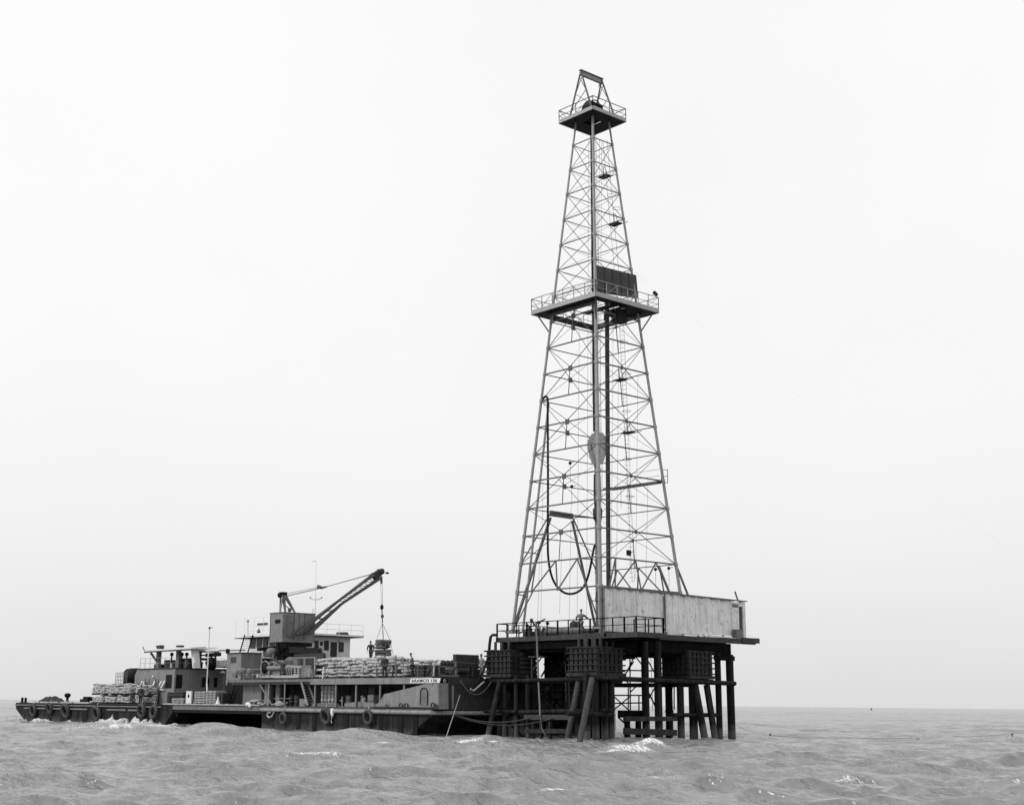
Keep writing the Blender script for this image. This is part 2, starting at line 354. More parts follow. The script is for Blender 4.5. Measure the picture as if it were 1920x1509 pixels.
for k in range(4):
    spans = [(1,3),(3,5),(5,7),(7,9),(9,11)]+[(j,j+1) for j in range(11,17)]
    for (i, j) in spans:
        if k == 1 and i == 1: continue
        z0, z1 = ZL[i], ZL[j]; wd = (.06 if k in (0,3) else .042) if i < 11 else .045
        b = MB(); b.bar(face_pt(k,0,z0), face_pt(k,1,z1), wd, wd*.5); b.bar(face_pt(k,1,z0), face_pt(k,0,z1), wd, wd*.5)
        if j-i == 2:
            zc = ZL[i+1]; c = face_pt(k, .5, zc); d = (corner(*CS[(k+1)%4], zc)-corner(*CS[k], zc)).normalized(); nn = d.cross(Vector((0,0,1)))
            g = .2 if k in (0,1) else .13; b.prism([c-d*g-Vector((0,0,g)), c+d*g-Vector((0,0,g)), c+d*g+Vector((0,0,g)), c-d*g+Vector((0,0,g))], nn*.05)
            b.bar(face_pt(k,.5,z0), c, .05) if k in (0,2) else None
        b.build('cross_brace', m_girt, der)
# zig-zag sub bracing between girt 1 and the base
for k in (0, 2, 3):
    b = MB(); z1, z0, zb = ZL[1], ZL[0], DK
    for t in ((.27, .0), (.27, .5), (.54, .5), (.54, .82), (.8, .82), (.8, 1.0)):
        b.bar(face_pt(k,t[0],z1), face_pt(k,t[1],zb if t[1] in (0,1.0) else z0-.1), .08, .08)
    b.bar(face_pt(k,.8,z0), face_pt(k,1,zb), .07, .07)
    b.build('sub_brace', m_girt, der)
b = MB(); tb = P(1287,1108,1,-4.4); ta = corner(1,-1,ZL[1]); b.bar(ta, ta+(tb-ta)*((ta.z-7.45)/(ta.z-tb.z)), .12, .12); b.build('sub_brace', m_girt, der)
# V-door opening in the far left face
vl, vr = P(1032,962,1,3.9), P(1073,968,1,3.9)
b = MB(); b.bar(vl, vr, .22, .42); b.bar(vl+Vector((0,0,-.35)), corner(-1,1,DK), .2, .16); b.bar(vr+Vector((0,0,-.35)), corner(1,1,DK), .16, .14)
b.bar(vl, face_pt(1,.5,ZL[3]), .09); b.bar(vr, face_pt(1,.5,ZL[3]), .09); b.bar(vl, corner(-1,1,ZL[1]), .08); b.bar(vr, corner(1,1,ZL[3]), .1); b.bar(vr, corner(1,1,ZL[1]), .08)
for t in (.35,.7): b.bar(lerp(vl, corner(-1,1,DK), t), corner(-1,1,lerp(vl.z, DK, t)), .07); b.bar(lerp(vr, corner(1,1,DK), t), corner(1,1,lerp(vr.z, DK, t)), .07)
b.build('v_door_frame', m_girt, der)
# platforms
def ring_platform(name, z, a, inner, fh, railh, posts, mt):
    b = MB()
    b.box((-a,-a,z), (a,-inner,z+.08)); b.box((-a,inner,z), (a,a,z+.08)); b.box((-a,-inner,z), (-inner,inner,z+.08)); b.box((inner,-inner,z), (a,inner,z+.08))
    o = b.build(name, m_black, der)
    b = MB()
    for k in range(4):
        p = Vector((CS[k][0]*a, CS[k][1]*a, z)); q = Vector((CS[(k+1)%4][0]*a, CS[(k+1)%4][1]*a, z)); d = (q-p).normalized(); n = Vector((d.y,-d.x,0))
        if n.dot(p) > 0: n = -n
        b.bar(p-n*.03+d*.001+Vector((0,0,fh/2-.04)), q-n*.03-d*.001+Vector((0,0,fh/2-.04)), .055, fh)
    b.build('fascia', m_fasc, o)
    b = MB()
    for k in range(4):
        p = Vector((CS[k][0]*a, CS[k][1]*a, z)); q = Vector((CS[(k+1)%4][0]*a, CS[(k+1)%4][1]*a, z))
        for h in (railh, railh*.55): b.bar(p+Vector((0,0,h)), q+Vector((0,0,h)), .05 if h == railh else .035)
        for i in range(posts+1):
            c = lerp(p, q, i/posts); b.bar(c, c+Vector((0,0,railh)), .045)
            if i < posts and i % 2 == 0: b.bar(c+Vector((0,0,railh)), lerp(p,q,(i+1)/posts)+Vector((0,0,fh)), .03)
    b.build('railing', mt, o)
    return o
m_fasc = mat('platform_fascia', .36, .5, .12, 3)
mid = ring_platform('monkey_board', 32.44, 3.52, 2.62, .36, 1.25, 6, m_leg)
crn = ring_platform('crown_platform', 48.52, 1.905, .55, .30, 1.1, 2, m_girt)
for sx, sy in CS:
    b = MB(); b.bar(Vector((sx*3.2, sy*3.2, 32.4)), corner(sx,sy,30.9), .1); b.build('bracket', m_girt, der)
for sx in (-1,1):
    b = MB(); b.bar(Vector((sx*2.6,-2.6,32.3)), Vector((sx*2.6,2.6,32.3)), .12, .25); b.build('support_beam', m_girt, der)
b = MB()
b.box((-.9,-2.6,32.42),(-.2,.6,32.5)); b.box((.9,-2.6,32.41),(2.6,-.2,32.49))
for i in range(9): b.bar((2.5,-2.3+i*.22,32.65), (.7,-2.3+i*.22,32.65), .06)
b.bar((.7,-2.5,32.65),(.7,-.3,32.65),.1); b.box((-.15,-2.6,31.3),(.9,-1.9,32.3))
b.build('finger_board', m_black, der)
b = MB(); pts = [P(1118,497,1,-2.25), P(1193,516,1,-2.25), P(1197,560,1,-2.25), P(1118,548,1,-2.25)]
b.prism(pts, (0,.05,0))
for t in (.2,.4,.6,.8): b.bar(lerp(pts[0],pts[1],t)+Vector((0,-.04,0)), lerp(pts[3],pts[2],t)+Vector((0,-.04,0)), .05)
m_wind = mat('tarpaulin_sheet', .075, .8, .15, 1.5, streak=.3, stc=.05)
b.build('windbreak', m_wind, der)
# crown: sheaves and gin pole frame
b = MB(); b.box((-.75,-.9,48.75),(.75,.9,49.0)); b.build('crown_beam', m_black, der)
b = MB()
for i in range(6): b.lathe((-.5+i*.2-.03,0,49.55), [(.05,0),(.72,0),(.66,.03),(.72,.06),(.05,.06)], 20, (1,0,0))
b.bar((-.6,0,49.55),(.7,0,49.55),.14); b.path([(0,-.85,49.55+.0)]+[(0,.86*math.cos(t),49.55+.86*math.sin(t)) for t in [math.pi*(1-i/12) for i in range(13)]], .05)
b.build('crown_block', m_black, der)
g0, g1 = Vector((-1.27,0,52.62)), Vector((1.15,0,52.62))
b = MB()
for x, ys in ((-1, 1), (1, 1)):
    tp = g0 if x < 0 else g1
    for s in (-1, 1):
        ft = Vector((x*1.35, s*1.35, 48.6)); b.bar(tp, ft, .1)
        b.bar(lerp(tp,ft,.5), lerp(tp, Vector((x*1.35,-s*1.35,48.6)), .12), .04); b.bar(lerp(tp,ft,.45), lerp(tp, Vector((x*1.35,-s*1.35,48.6)), .8), .04)
b.bar((-1.27,0,52.62),(-.9,0,52.2),.08); b.bar((1.15,0,52.62),(.8,0,51.9),.05)
b.build('gin_pole_leg', m_girt, der)
b = MB(); b.bar(g0+Vector((-.12,0,.06)), g1+Vector((.12,0,.06)), .3, .05); b.bar(g0+Vector((-.1,0,-.14)), g1+Vector((.1,0,-.14)), .05, .35); b.bar(g0+Vector((-.1,0,-.34)), g1+Vector((.1,0,-.34)), .26, .05)
b.build('gin_pole_beam', m_leg, der)
# drilling lines, block, hook, kelly
b = MB()
for i in range(4): b.tube((-.28+i*.03, -.05+i*.05, 23.0), (-.18+i*.03, -.05+i*.05, 48.9), .05, n=6)
for i in range(3): b.tube((-.85+i*.13,-.3,26-i), (-.3+i*.1,-.2,48.9), .012, n=4)
for i in range(5): b.tube((.35+i*.12,.2,14+i), (.2+i*.1,.2,48.9), .012, n=4)
b.build('drilling_line', m_black, der)
c = P(1119,842,1,0)
b = MB(); x0, y0 = c.x, c.y
prof = [(-.26,1.25),(.26,1.25),(.62,.72),(.66,.2),(.5,-.4),(.25,-1.15),(-.25,-1.15),(-.5,-.4),(-.66,.2),(-.62,.72)]
for oy in (-.34,.18): b.prism([(x0+px*.72-oy*.0, oy-px*.55, c.z+pz) for px, pz in prof], (.12,.14,0))
b.build('travelling_block', m_fasc, der)
b = MB(); b.lathe((x0,0,c.z+.25), [(.05,-.1),(.42,-.1),(.42,.1),(.05,.1)], 16, (.6,.8,0)); b.build('block_sheave', m_dark, der)
b = MB(); zz = c.z-1.1
b.tube((x0,0,zz-1.1),(x0,0,zz),.11)
b.path([(x0-.3,0,zz-.9),(x0-.34,0,zz-2.4),(x0-.26,0,zz-3.6)], .06); b.path([(x0+.3,0,zz-.9),(x0+.34,0,zz-2.4),(x0+.26,0,zz-3.6)], .06)
b.lathe((x0,0,zz-4.6), [(.1,0),(.34,.3),(.38,1.0),(.15,1.4),(.12,2.4)], 12)
b.tube((x0,0,DK+.2),(x0,0,zz-4.6),.09); b.tube((x0,0,DK+2.2),(x0,0,DK+3.0),.2)
b.build('kelly_and_swivel', m_dark, der)
b = MB(); b.tube(P(1141,1100,1,-1.0), P(1138,565,1,-.6), .17, n=8); b.tube(P(1134,600,1,-.9)+Vector((0,0,0)), P(1136,585,1,-.9), .1)
b.build('racked_drill_pipe', m_dark, der)
# standpipe and rotary hose
sp0 = P(1019,1183,0,-4.0); sp1 = P(1024,745,0,-3.55)
b = MB(); b.path([corner(-1,1,DK)+Vector((.5,-.6,0)), corner(-1,1,20)+Vector((.35,-.6,0)), corner(-1,1,25.2)+Vector((.3,-.55,0))], .09); b.build('standpipe', m_leg, der)
hp = [P(1018,748,0,-3.2), P(1023,743,0,-3.2), P(1027,750,0,-3.2), P(1027,780,0,-3.2), P(1027.5,900,0,-3.2), P(1027,1000,0,-3.2), P(1028,1045,0,-3.1), P(1033,1075,0,-2.9), P(1042,1096,0,-2.6), P(1055,1109,0,-2.2), P(1068,1113,0,-1.9), P(1082,1110,0,-1.5), P(1094,1100,0,-1.2), P(1102,1082,0,-.9), P(1107,1062,0,-.7), P(1112,1035,0,-.5), P(1115,1022,0,-.3)]
b = MB(); b.path(smooth(hp), .085, 8); b.build('rotary_hose', m_black, der)
# ladder, rest platforms and stabbing board inside the far right face
b = MB()
for s in (0, .45):
    b.path([P(1190-s*10,1090,0,3.9), P(1170,620,0,2.7)+Vector((0,s,0)), P(1138,262,0,1.3)+Vector((0,s,0))], .018, 4)
for i in range(60):
    t = i/59; q = lerp(P(1188,1090,0,3.9), P(1170,620,0,2.7), t); b.bar(q, q+Vector((0,.45,0)), .02)
for px, py in ((1172,640),(1178,700),(1178,770),(1180,860),(1185,930),(1160,390),(1150,365)):
    q = P(px,py,0,3.0); b.torus(q+Vector((0,.2,0)), (0,0,1), .35, .015, 14, 4)
b.build('ladder', m_girt, der)
for px, py, wd in ((1135,332,26),(1155,421,24),(1165,713,26),(1180,812,24)):
    b = MB(); q = P(px,py,0,2.4 if py > 600 else 1.6); b.box(q+Vector((-.35,-.45,0)), q+Vector((.3,.55,.07)))
    b.bar(q+Vector((-.1,.1,.05)), q+Vector((.0,.25,1.0)), .05); b.bar(q+Vector((.3,.5,0)), q+Vector((.4,-.9,.1)), .04); b.bar(q+Vector((.1,-.2,.0)), q+Vector((-.1,.0,.9)), .04)
    b.build('rest_platform', m_black, der)
b = MB(); s0, s1 = P(1146,917,0,3.35), P(1236,904,0,3.35); b.bar(s0, s1, .5, .16); b.bar(s0+Vector((0,0,.1)), s0+Vector((.5,1.2,.2)), .3,.12)
s2 = P(1240,905,0,3.6); s3 = P(1252,905,0,3.6)
for h in (0,.5,1.0): b.bar(s2+Vector((0,0,h)), s3+Vector((0,0,h)), .04); b.bar(s1+Vector((0,0,h)), s0+Vector((0,-1.5,h)), .025) if h else None
for s in (s2, s3): b.bar(s, s+Vector((0,0,1.05)), .04)
b.build('stabbing_board', m_girt, der)
b = MB()
for px, py in ((1069,868),(1072,912),(1181,1036),(1254,1065),(1229,1067),(1164,915)):
    q = P(px,py,1,1.0); b.blob(q, .14, 6, 4); b.bar(q, q+Vector((.25,-.2,.1)), .04); b.bar(q, q+Vector((0,0,-1.5)), .02)
b.box(P(1178,1031,1,1)-Vector((.12,.1,0)), P(1178,1041,1,1)+Vector((.2,.1,0)))
b.build('lamp_cluster', m_black, der)
for px, y0, y1, yy in ((1104,262,1160,.6),(1128,262,1090,-.6),(1124,262,800,.9),(1150,560,1090,1.2),(1160,640,1085,2.0),(1196,700,1085,1.6),(1215,900,1090,1.0),(1086,620,1165,-.8),(1018,900,1170,1.5),(1053,1035,1150,1.0),(1071,950,1165,.8),(1012,1040,1165,2.2)):
    b = MB(); b.tube(P(px,y0,1,yy), P(px-4,y1,1,yy), .015, n=4); b.build('hanging_line', m_wire, der)
# guy wire with its lamp, running out to the right
gw0 = corner(1,-1,36.2); g2 = P(1228,547,1,-6.0); g3 = P(2400,1400,2,0.0)
b = MB(); b.tube(gw0, g2, .010, n=4); b.tube(g2, g3, .0028, n=4)
gy = b.build('guy_wire', m_white, None, 'thin guy wire slanting down from the derrick right leg towards the sea', 'wire')
b = MB(); b.lathe(g2-Vector((0,0,.12)), [(.05,-.15),(.16,-.1),(.12,.35),(.04,.45)], 10, (g2-gw0)); b.build('tensioner', m_black, gy)

# ================================================================== PILE PLATFORM
plat = empty('drilling_platform', (0,0,0), 'black steel pile platform with timber cribs carrying the derrick over the sea', 'platform')
b = MB(); b.box((-5.15,-5.3,7.15),(5.6,5.6,7.25)); b.box((-5.15,-8.5,7.151),(-2.5,-5.3,7.251)); b.build('deck', m_dark, plat)
b = MB(); b.box((-5.25,-8.6,6.92),(-5.15,5.7,7.27)); b.box((-5.25,5.6,6.92),(5.6,5.7,7.27)); b.box((-5.15,-8.6,6.92),(-2.4,-8.5,7.27)); b.box((-2.5,-8.5,6.92),(-2.4,-5.75,7.27))
b.build('deck_fascia', m_fascia, plat)
b = MB()
for y in (-5.0,-1.6,1.6,5.0): b.box((-5.0,y-.2,5.9),(5.5,y+.2,7.14))
for x in (-4.6,0,4.6): b.box((x-.2,-5.25,6.1),(x+.2,5.5,7.1))
b.box((-5.05,-5.3,6.35),(-4.9,5.3,7.1)); b.box((-4.9,-8.3,6.75),(-4.6,-5,7.1)); b.box((-2.9,-8.3,6.75),(-2.6,-5,7.1))
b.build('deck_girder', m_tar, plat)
b = MB(); b.box((-5.25,-5.75,7.02),(11.3,-5.55,7.4)); b.box((-5.0,-5.55,7.28),(11.2,-.6,7.36)); b.box((9.6,-5.9,7.12),(11.6,-5.2,7.5)); b.build('shed_beam', m_fascia, plat)
b = MB(); b.box((-.5,-5.5,6.1),(8.6,-5.2,7.0)); b.box((-.5,-4.4,6.3),(9.4,-3.9,7.26)); b.box((-.5,-1.4,6.4),(9.2,-1.0,7.26)); b.box((7.0,-5.6,5.75),(8.9,-5.1,6.09))
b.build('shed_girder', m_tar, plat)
# railing
b = MB(); H1 = 1.08; zf = 7.22
def rail(pts, n_each, h=H1, thick=.06, double=()):
    for (p, q), n in zip(zip(pts, pts[1:]), n_each):
        p = Vector(p); q = Vector(q)
        b.bar(p+Vector((0,0,h)), q+Vector((0,0,h)), thick); b.bar(p+Vector((0,0,h*.52)), q+Vector((0,0,h*.52)), thick*.75)
        for i in range(n+1): c = lerp(p, q, i/n); b.bar(c-Vector((0,0,.25)), c+Vector((0,0,h)), thick*1.05 if (i % 3) else thick*1.6)
rail([(-5.2,5.6,zf),(-5.2,-8.5,zf)], [13]); rail([(-5.2,-8.5,zf),(-2.45,-8.5,zf),(-2.45,-5.8,zf)], [3,2]); rail([(-5.2,5.6,zf),(1.5,5.6,zf)], [6])
b.build('railing', m_tar, plat)
# cribs
def crib(cx, cy, w_, nst, seed):
    rr = random.Random(seed); z0, z1 = 4.55, 6.3
    b = MB(); h = w_/2
    b.box((cx-h+.25, cy-h+.25, z0-.2), (cx+h-.25, cy+h-.25, z1-.12)); core = b.build('crib_core', m_black, plat)
    b = MB()
    for k in range(nst):
        t = -h+(k+.5)*w_/nst; ww = w_/nst*.66
        for s in (-1, 1):
            b.box((cx+t-ww/2, cy+s*(h-.12)-.06, z0-.01), (cx+t+ww/2, cy+s*(h-.12)+.06, z1+rr.uniform(-.04,.06)))
            b.box((cx+s*(h-.12)-.06, cy+t-ww/2, z0-.01), (cx+s*(h-.12)+.06, cy+t+ww/2, z1+rr.uniform(-.04,.06)))
    b.build('crib_stave', m_crib, core)
    b = MB()
    for z in (z0+.12, z0+.52, z0+.92, z0+1.32, z0+1.7):
        for s in (-1, 1):
            e0 = rr.uniform(.0,.18); b.bar((cx-h-e0, cy+s*h, z), (cx+h+rr.uniform(0,.18), cy+s*h, z), .07)
            b.bar((cx+s*h, cy-h-rr.uniform(0,.18), z+.035), (cx+s*h, cy+h+rr.uniform(.05,.2), z+.035), .07)
    b.box((cx-h-.1,cy-h-.1,z0-.22),(cx+h+.1,cy-h+.12,z0)); b.box((cx-h-.1,cy+h-.12,z0-.22),(cx+h+.1,cy+h+.1,z0)); b.box((cx-h-.1,cy-h+.12,z0-.22),(cx-h+.12,cy+h-.12,z0)); b.box((cx+h-.12,cy-h+.12,z0-.22),(cx+h+.1,cy+h-.12,z0))
    b.build('crib_band', m_crib, core)
    b = MB(); b.box((cx-h+.02,cy-h+.02,z0-.5),(cx+h-.02,cy+h-.02,z0-.24)); b.build('crib_base', m_black, core)
    for k in range(4):
        for s in ((-.75),(.0),(.75)):
            b = MB(); b.tube((cx-.9+k*.6, cy+s, z1-.2), (cx-.9+k*.6, cy+s, 6.95), .11, n=8); b.build('crib_post', m_post, core)
for i, (cx, cy) in enumerate(((-4.55,4.75),(-5.05,-4.55),(4.55,-4.6),(4.6,4.7))): crib(cx, cy, 2.75, 6, i)
b = MB()
for z in (4.62,4.95,5.28,5.6,5.93): b.box((-4.9,3.28,z),(-3.2,3.34,z+.22))
b.build('crib_plank', m_post, plat)
# piles
def pile(p, q, r=.24, mt=None): b = MB(); b.tube(p, q, r, n=10); b.build('pile', mt or m_pile, plat)
def vp(px, plane_ax, val, ztop=6.3, r=.22, py=1340):
    q = P(px, py, plane_ax, val); pile((q.x,q.y,-1.5),(q.x,q.y,ztop), r)
for px in (946,968,990): vp(px,0,-5.7,4.5,.17)
for px in (936,957,979,1003): vp(px,0,-3.6,4.5,.2)
pile(P(937,1278,0,-6.0), P(912,1390,0,-7.6), .2); pile(P(975,1278,0,-3.3), P(958,1392,0,-4.4), .2)
pile(P(1086,1272,0,-6.1), P(1062,1395,0,-7.3), .21, m_timber); pile(P(1110,1272,1,-6.1), P(1086,1396,1,-7.5), .21, m_timber)
for px in (1100,1117,1134,1146): vp(px,1,-5.6,4.5,.24)
for px in (1108,1126,1141): vp(px,1,-3.8,4.5,.24)
vp(1211,1,-5.55,6.9,.27); vp(1235,1,-5.55,6.9,.28); vp(1255,1,-2.6,6.9,.28)
for px, r in ((1276.5,.26),(1300,.31)): vp(px,1,-5.5,4.5,r)
pile(P(1303,1284,1,-5.7), P(1323,1392,1,-6.6), .26); pile(P(1325,1284,1,-5.7), P(1342,1392,1,-6.6), .24)
vp(1348.5,1,-5.35,6.3,.23); vp(1371,1,-5.35,6.2,.29)
for x, y in ((-3.6,5.6),(3.6,5.9),(5.8,5.6),(.0,5.4),(-1.8,5.2),(5.9,-.5)): pile((x,y,-1.5),(x,y,5), .25)
b = MB(); cxy = P(1127,1330,1,-4.9); b.box((cxy.x-.75,cxy.y-.3,-1),(cxy.x+.6,cxy.y+.9,4.3)); b.build('pile_casing', m_tar, plat)
# braces
def brace(p, q, r=.14, mt=None): b = MB(); b.tube(p, q, r, n=8); b.build('brace', mt or m_pile, plat)
brace(P(925,1277,0,-5.9), P(1160,1271,0,-5.9), .15); brace(P(1110,1270,1,-6.0), P(1378,1281,1,-6.0), .17)
brace(P(908,1333,0,-6.0), P(968,1334,0,-6.0), .13); brace(P(975,1335,0,-6.0), P(1150,1331,0,-6.0), .16); brace(P(1064,1337,1,-6.2), P(1150,1340,1,-6.2), .16)
brace(P(1262,1340,1,-5.9), P(1344,1340,1,-5.9), .15); brace((-5,4.8,3.9),(5,4.8,3.9), .15); brace((-5,4.8,1.7),(5.8,4.8,1.7), .2); brace((-5,5.2,3.4),(5.8,5.2,3.4), .12); brace((4.7,-5,3.9),(4.7,5,3.9), .16)
for (a, c) in ((P(1153,1255,1,4.9),P(1180,1282,1,4.9)),(P(1158,1285,1,4.9),P(1188,1240,1,4.9)),(P(1165,1280,1,4.9),P(1192,1225,1,4.9)),(P(1185,1222,1,4.9),P(1207,1250,1,4.9)),(P(1160,1256,1,4.9),P(1225,1257,1,4.9)),(P(1181,1224,1,4.9),P(1182,1335,1,4.9)),(P(1178,1285,1,4.9),P(1178,1335,1,4.9)),(P(1150,1303,1,4.9),P(1206,1303,1,4.9)),(P(1150,1318,1,4.9),P(1206,1317,1,4.9)),(P(1150,1304,1,4.9),P(1180,1332,1,4.9)),(P(1150,1331,1,4.9),P(1180,1306,1,4.9)),(P(1198,1303,1,4.9),P(1198,1333,1,4.9)),(P(1182,1297,1,4.9),P(1194,1285,1,4.9)),(P(1216,1240,1,4.9),P(1228,1262,1,4.9)),(P(1216,1310,1,4.9),P(1228,1288,1,4.9)),(P(1236,1286,1,4.9),P(1236,1330,1,4.9)),(P(1264,1284,1,4.9),P(1264,1330,1,4.9))):
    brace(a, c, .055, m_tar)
for (x0,y0,x1,y1) in ((1020,1245,1062,1228),(1015,1268,1040,1225),(1040,1228,1040,1335),(1056,1240,1056,1335),(1025,1300,1062,1332),(1062,1300,1022,1334),(1020,1310,1066,1310)): brace(P(x0,y0,1,2.0), P(x1,y1,1,2.0), .07, m_tar)
# timber landing fenders
def timber(p, q, wd, ht, mt=m_timber, name='fender_timber'): b = MB(); b.bar(p, q, wd, ht); b.build(name, mt, plat)
timber(P(984,1344,0,-6.5), P(1068,1344,0,-6.5), .2, .34); timber(P(984,1370,0,-6.5), P(1064,1370,0,-6.5), .2, .3, m_crib)
for px in (1000,1015,1032): timber(P(px,1350,0,-6.3), P(px,1400,0,-6.3), .2, .22, m_crib)
timber(P(1160,1338,1,-5.0), P(1212,1338,1,-5.0), .2, .5, m_tar); timber(P(1170,1347,1,-5.9), P(1268,1347,1,-5.9), .18, .32, m_crib); timber(P(1170,1370,1,-5.9), P(1268,1373,1,-5.9), .18, .42, m_crib)
for px in (1176,1197,1254): timber(P(px,1345,1,-5.8), P(px,1400,1,-5.8), .3, .3, m_tar)
b = MB(); p0 = P(1012,1232,0,-4.5); b.box(p0+Vector((-.3,-.5,0)), p0+Vector((.3,.9,.1))); b.bar(p0+Vector((-.2,.6,0)), p0+Vector((-.2,.6,-1.5)), .1); b.bar(p0+Vector((-.2,-.4,0)), p0+Vector((-.2,.5,-.9)), .07); b.build('bracket_shelf', m_timber, plat)
b = MB(); b.path([P(932,1190,0,-5.5), P(923,1190,0,-5.6), P(920,1194,0,-5.7), P(918,1208,0,-5.8), P(917,1223,0,-5.8)], .11, 8); b.build('mud_return_pipe', m_pile, plat)
b = MB(); b.tube(P(1026,1186,0,-4.6)+Vector((0,0,.1)), P(1092,1184,0,-4.6)+Vector((0,0,.1)), .28, n=12); b.build('rotary_drive_drum', m_grey2, plat)
b = MB()
for px, h in ((985,.9),(993,1.3),(1007,1.1),(1016,.6),(1023,1.0),(1045,.5),(1055,.5),(1075,.6)):
    q = P(px,1188,0,-4.0); q.z = 7.25; b.box(q-Vector((.12,.15,0)), q+Vector((.14,.15,h*.55))); b.tube(q, q+Vector((.1,-.1,h)), .05); b.blob(q+Vector((.1,-.1,h)), .14, 7, 5)
b.bar(P(972,1188,0,-4),P(1022,1160,0,-4),.08); b.bar(P(995,1160,0,-4),P(1012,1186,0,-4),.1); b.blob(P(1076,1172,0,-4), (.3,.35,.35), 10, 7)
b.box((-3.9,-1.6,7.26),(-3.2,2.2,7.8)); b.box((-3.4,2.6,7.26),(-2.4,4.4,7.75)); b.tube((-4.6,-2.6,7.5),(-4.6,-4.2,7.5),.2)
b.build('floor_machinery', m_dark, plat)
b = MB(); b.path([P(1005,1165,0,-5.5), P(1007,1200,0,-5.5), P(1009,1260,0,-5.7), P(1013,1342,0,-6.7)], .07, 6); b.path([P(1013,1342,0,-6.7), P(1016,1365,0,-6.8), P(1024,1380,0,-6.8), P(1023,1392,0,-6.8)], .03, 5); b.build('discharge_pipe', m_grey2, plat)
b = MB()
for k, (x0, y0, x1, y1) in enumerate(((1038,1262,1062,1228),(1046,1266,1078,1230),(1034,1240,1070,1266))):
    a, c = P(x0,y0,1,-.5), P(x1,y1,1,-.5); b.path([a, lerp(a,c,.5)+Vector((0,0,-.5)), c], .06, 6)
b.box((-1.8,-1.5,5.0),(-.8,.6,6.1)); b.box((-2.2,-2.5,4.6),(-1.0,-.5,6.2)); b.box((-3.3,-3,3.9),(-1.6,4,4.1)); b.tube((0,0,-1),(0,0,7.1),.35)
b.box((-2.6,1.2,4.3),(-1.2,3.2,6.6)); b.box((-3.2,-2.9,4.6),(-2.2,-1.2,6.4))
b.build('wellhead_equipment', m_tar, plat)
# shed
shed = empty('tin_shed', (3,-5.2,7.4), 'long pale stained sheet metal shed with an open end doorway on the platform edge', 'shed')
XS0, XS1, YS = -4.95, 10.85, -5.2
def stz(x): return lerp(10.55, 10.33, (x-XS0)/(XS1-XS0))
b = MB(); xs = [XS0, 1.45, 2.9, 9.1, XS1]; xe = 9.15
n = 44
for i in range(n):
    xa = lerp(XS0, 9.1, i/n); xb = lerp(XS0, 9.1, (i+1)/n); dy = .025*(i % 2)
    zb = 7.62 if xa > 3.6 and xa < 9 else 7.38
    b.box((xa, YS-dy, zb), (xb, YS-dy+.05, stz((xa+xb)/2)-.06))
b.build('front_wall', m_shed, shed)
b = MB(); b.box((9.15,YS-.06,7.4),(10.0,YS+.02,10.2)); b.box((10.55,YS-.02,7.4),(XS1,YS+.04,10.25)); b.box((10.0,YS+.0,9.9),(10.55,YS+.04,10.25)); b.build('end_panel', m_shed, shed)
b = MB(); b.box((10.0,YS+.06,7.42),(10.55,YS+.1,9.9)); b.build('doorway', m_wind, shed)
b = MB(); b.box((XS1-.04,YS+.04,7.4),(XS1,-3.8,10.2)); b.build('side_wall', m_shed, shed)
b = MB()
b.prism([(XS0-.1,YS-.12,10.50),(XS1+.15,YS-.12,10.29),(XS1+.15,YS-.12,10.36),(XS0-.1,YS-.12,10.58)], (0,.42,.02))
for i in range(14): x = lerp(XS0, XS1, (i+.3)/14); b.box((x,YS-.16,stz(x)-.12),(x+random.uniform(.2,.7),YS-.07,stz(x)-.02))
b.build('roof', m_sheddk, shed)
b = MB(); b.box((XS0-.28,YS-.12,7.27),(XS0-.02,YS+.1,10.5)); b.bar((XS0-.14,YS-.2,7.3),(XS0-.14,YS-.2,10.5),.1); b.build('frame_post', m_sheddk, shed)
for x_ in (-1.9,5.3,8.2):
    b = MB(); b.box((x_,YS+.06,7.4),(x_+.1,YS+.2,10.3)); b.bar((x_,YS+.2,10.0),(x_,YS+1.6,7.4),.08); b.build('frame_post', m_sheddk, shed)
b = MB(); b.box((1.45,YS-.1,7.4),(1.53,YS-.05,10.4)); b.build('joint_strip', m_sheddk, shed)
b = MB(); b.bar((9.9,YS-.1,10.3),(9.55,YS-.1,11.0),.09); b.build('roof_stick', m_sheddk, shed)
b = MB(); b.box((9.05,YS-.55,7.4),(9.75,YS-.08,8.1)); b.build('meter_box', m_grey2, shed)
b = MB(); b.box((9.2,YS-.075,9.8),(9.95,YS-.063,10.05)); b.build('vent_panel', m_sheddk, shed)
b = MB(); b.path([(1.3,YS-.12,10.2),(1.35,YS-.12,8.5),(1.2,YS-.12,7.9),(1.6,YS-.12,7.5)], .05, 5); b.build('downpipe', m_sheddk, shed)
b = MB(); b.bar((-4.2,YS-.5,7.75),(9.0,YS-.5,7.42),.02); b.prism([(3.2,YS-.3,7.5),(8.9,YS-.3,7.42),(8.9,YS-.3,7.52),(3.2,YS-.3,7.6)], (0,.2,0)); b.build('loose_sill', m_white, shed)

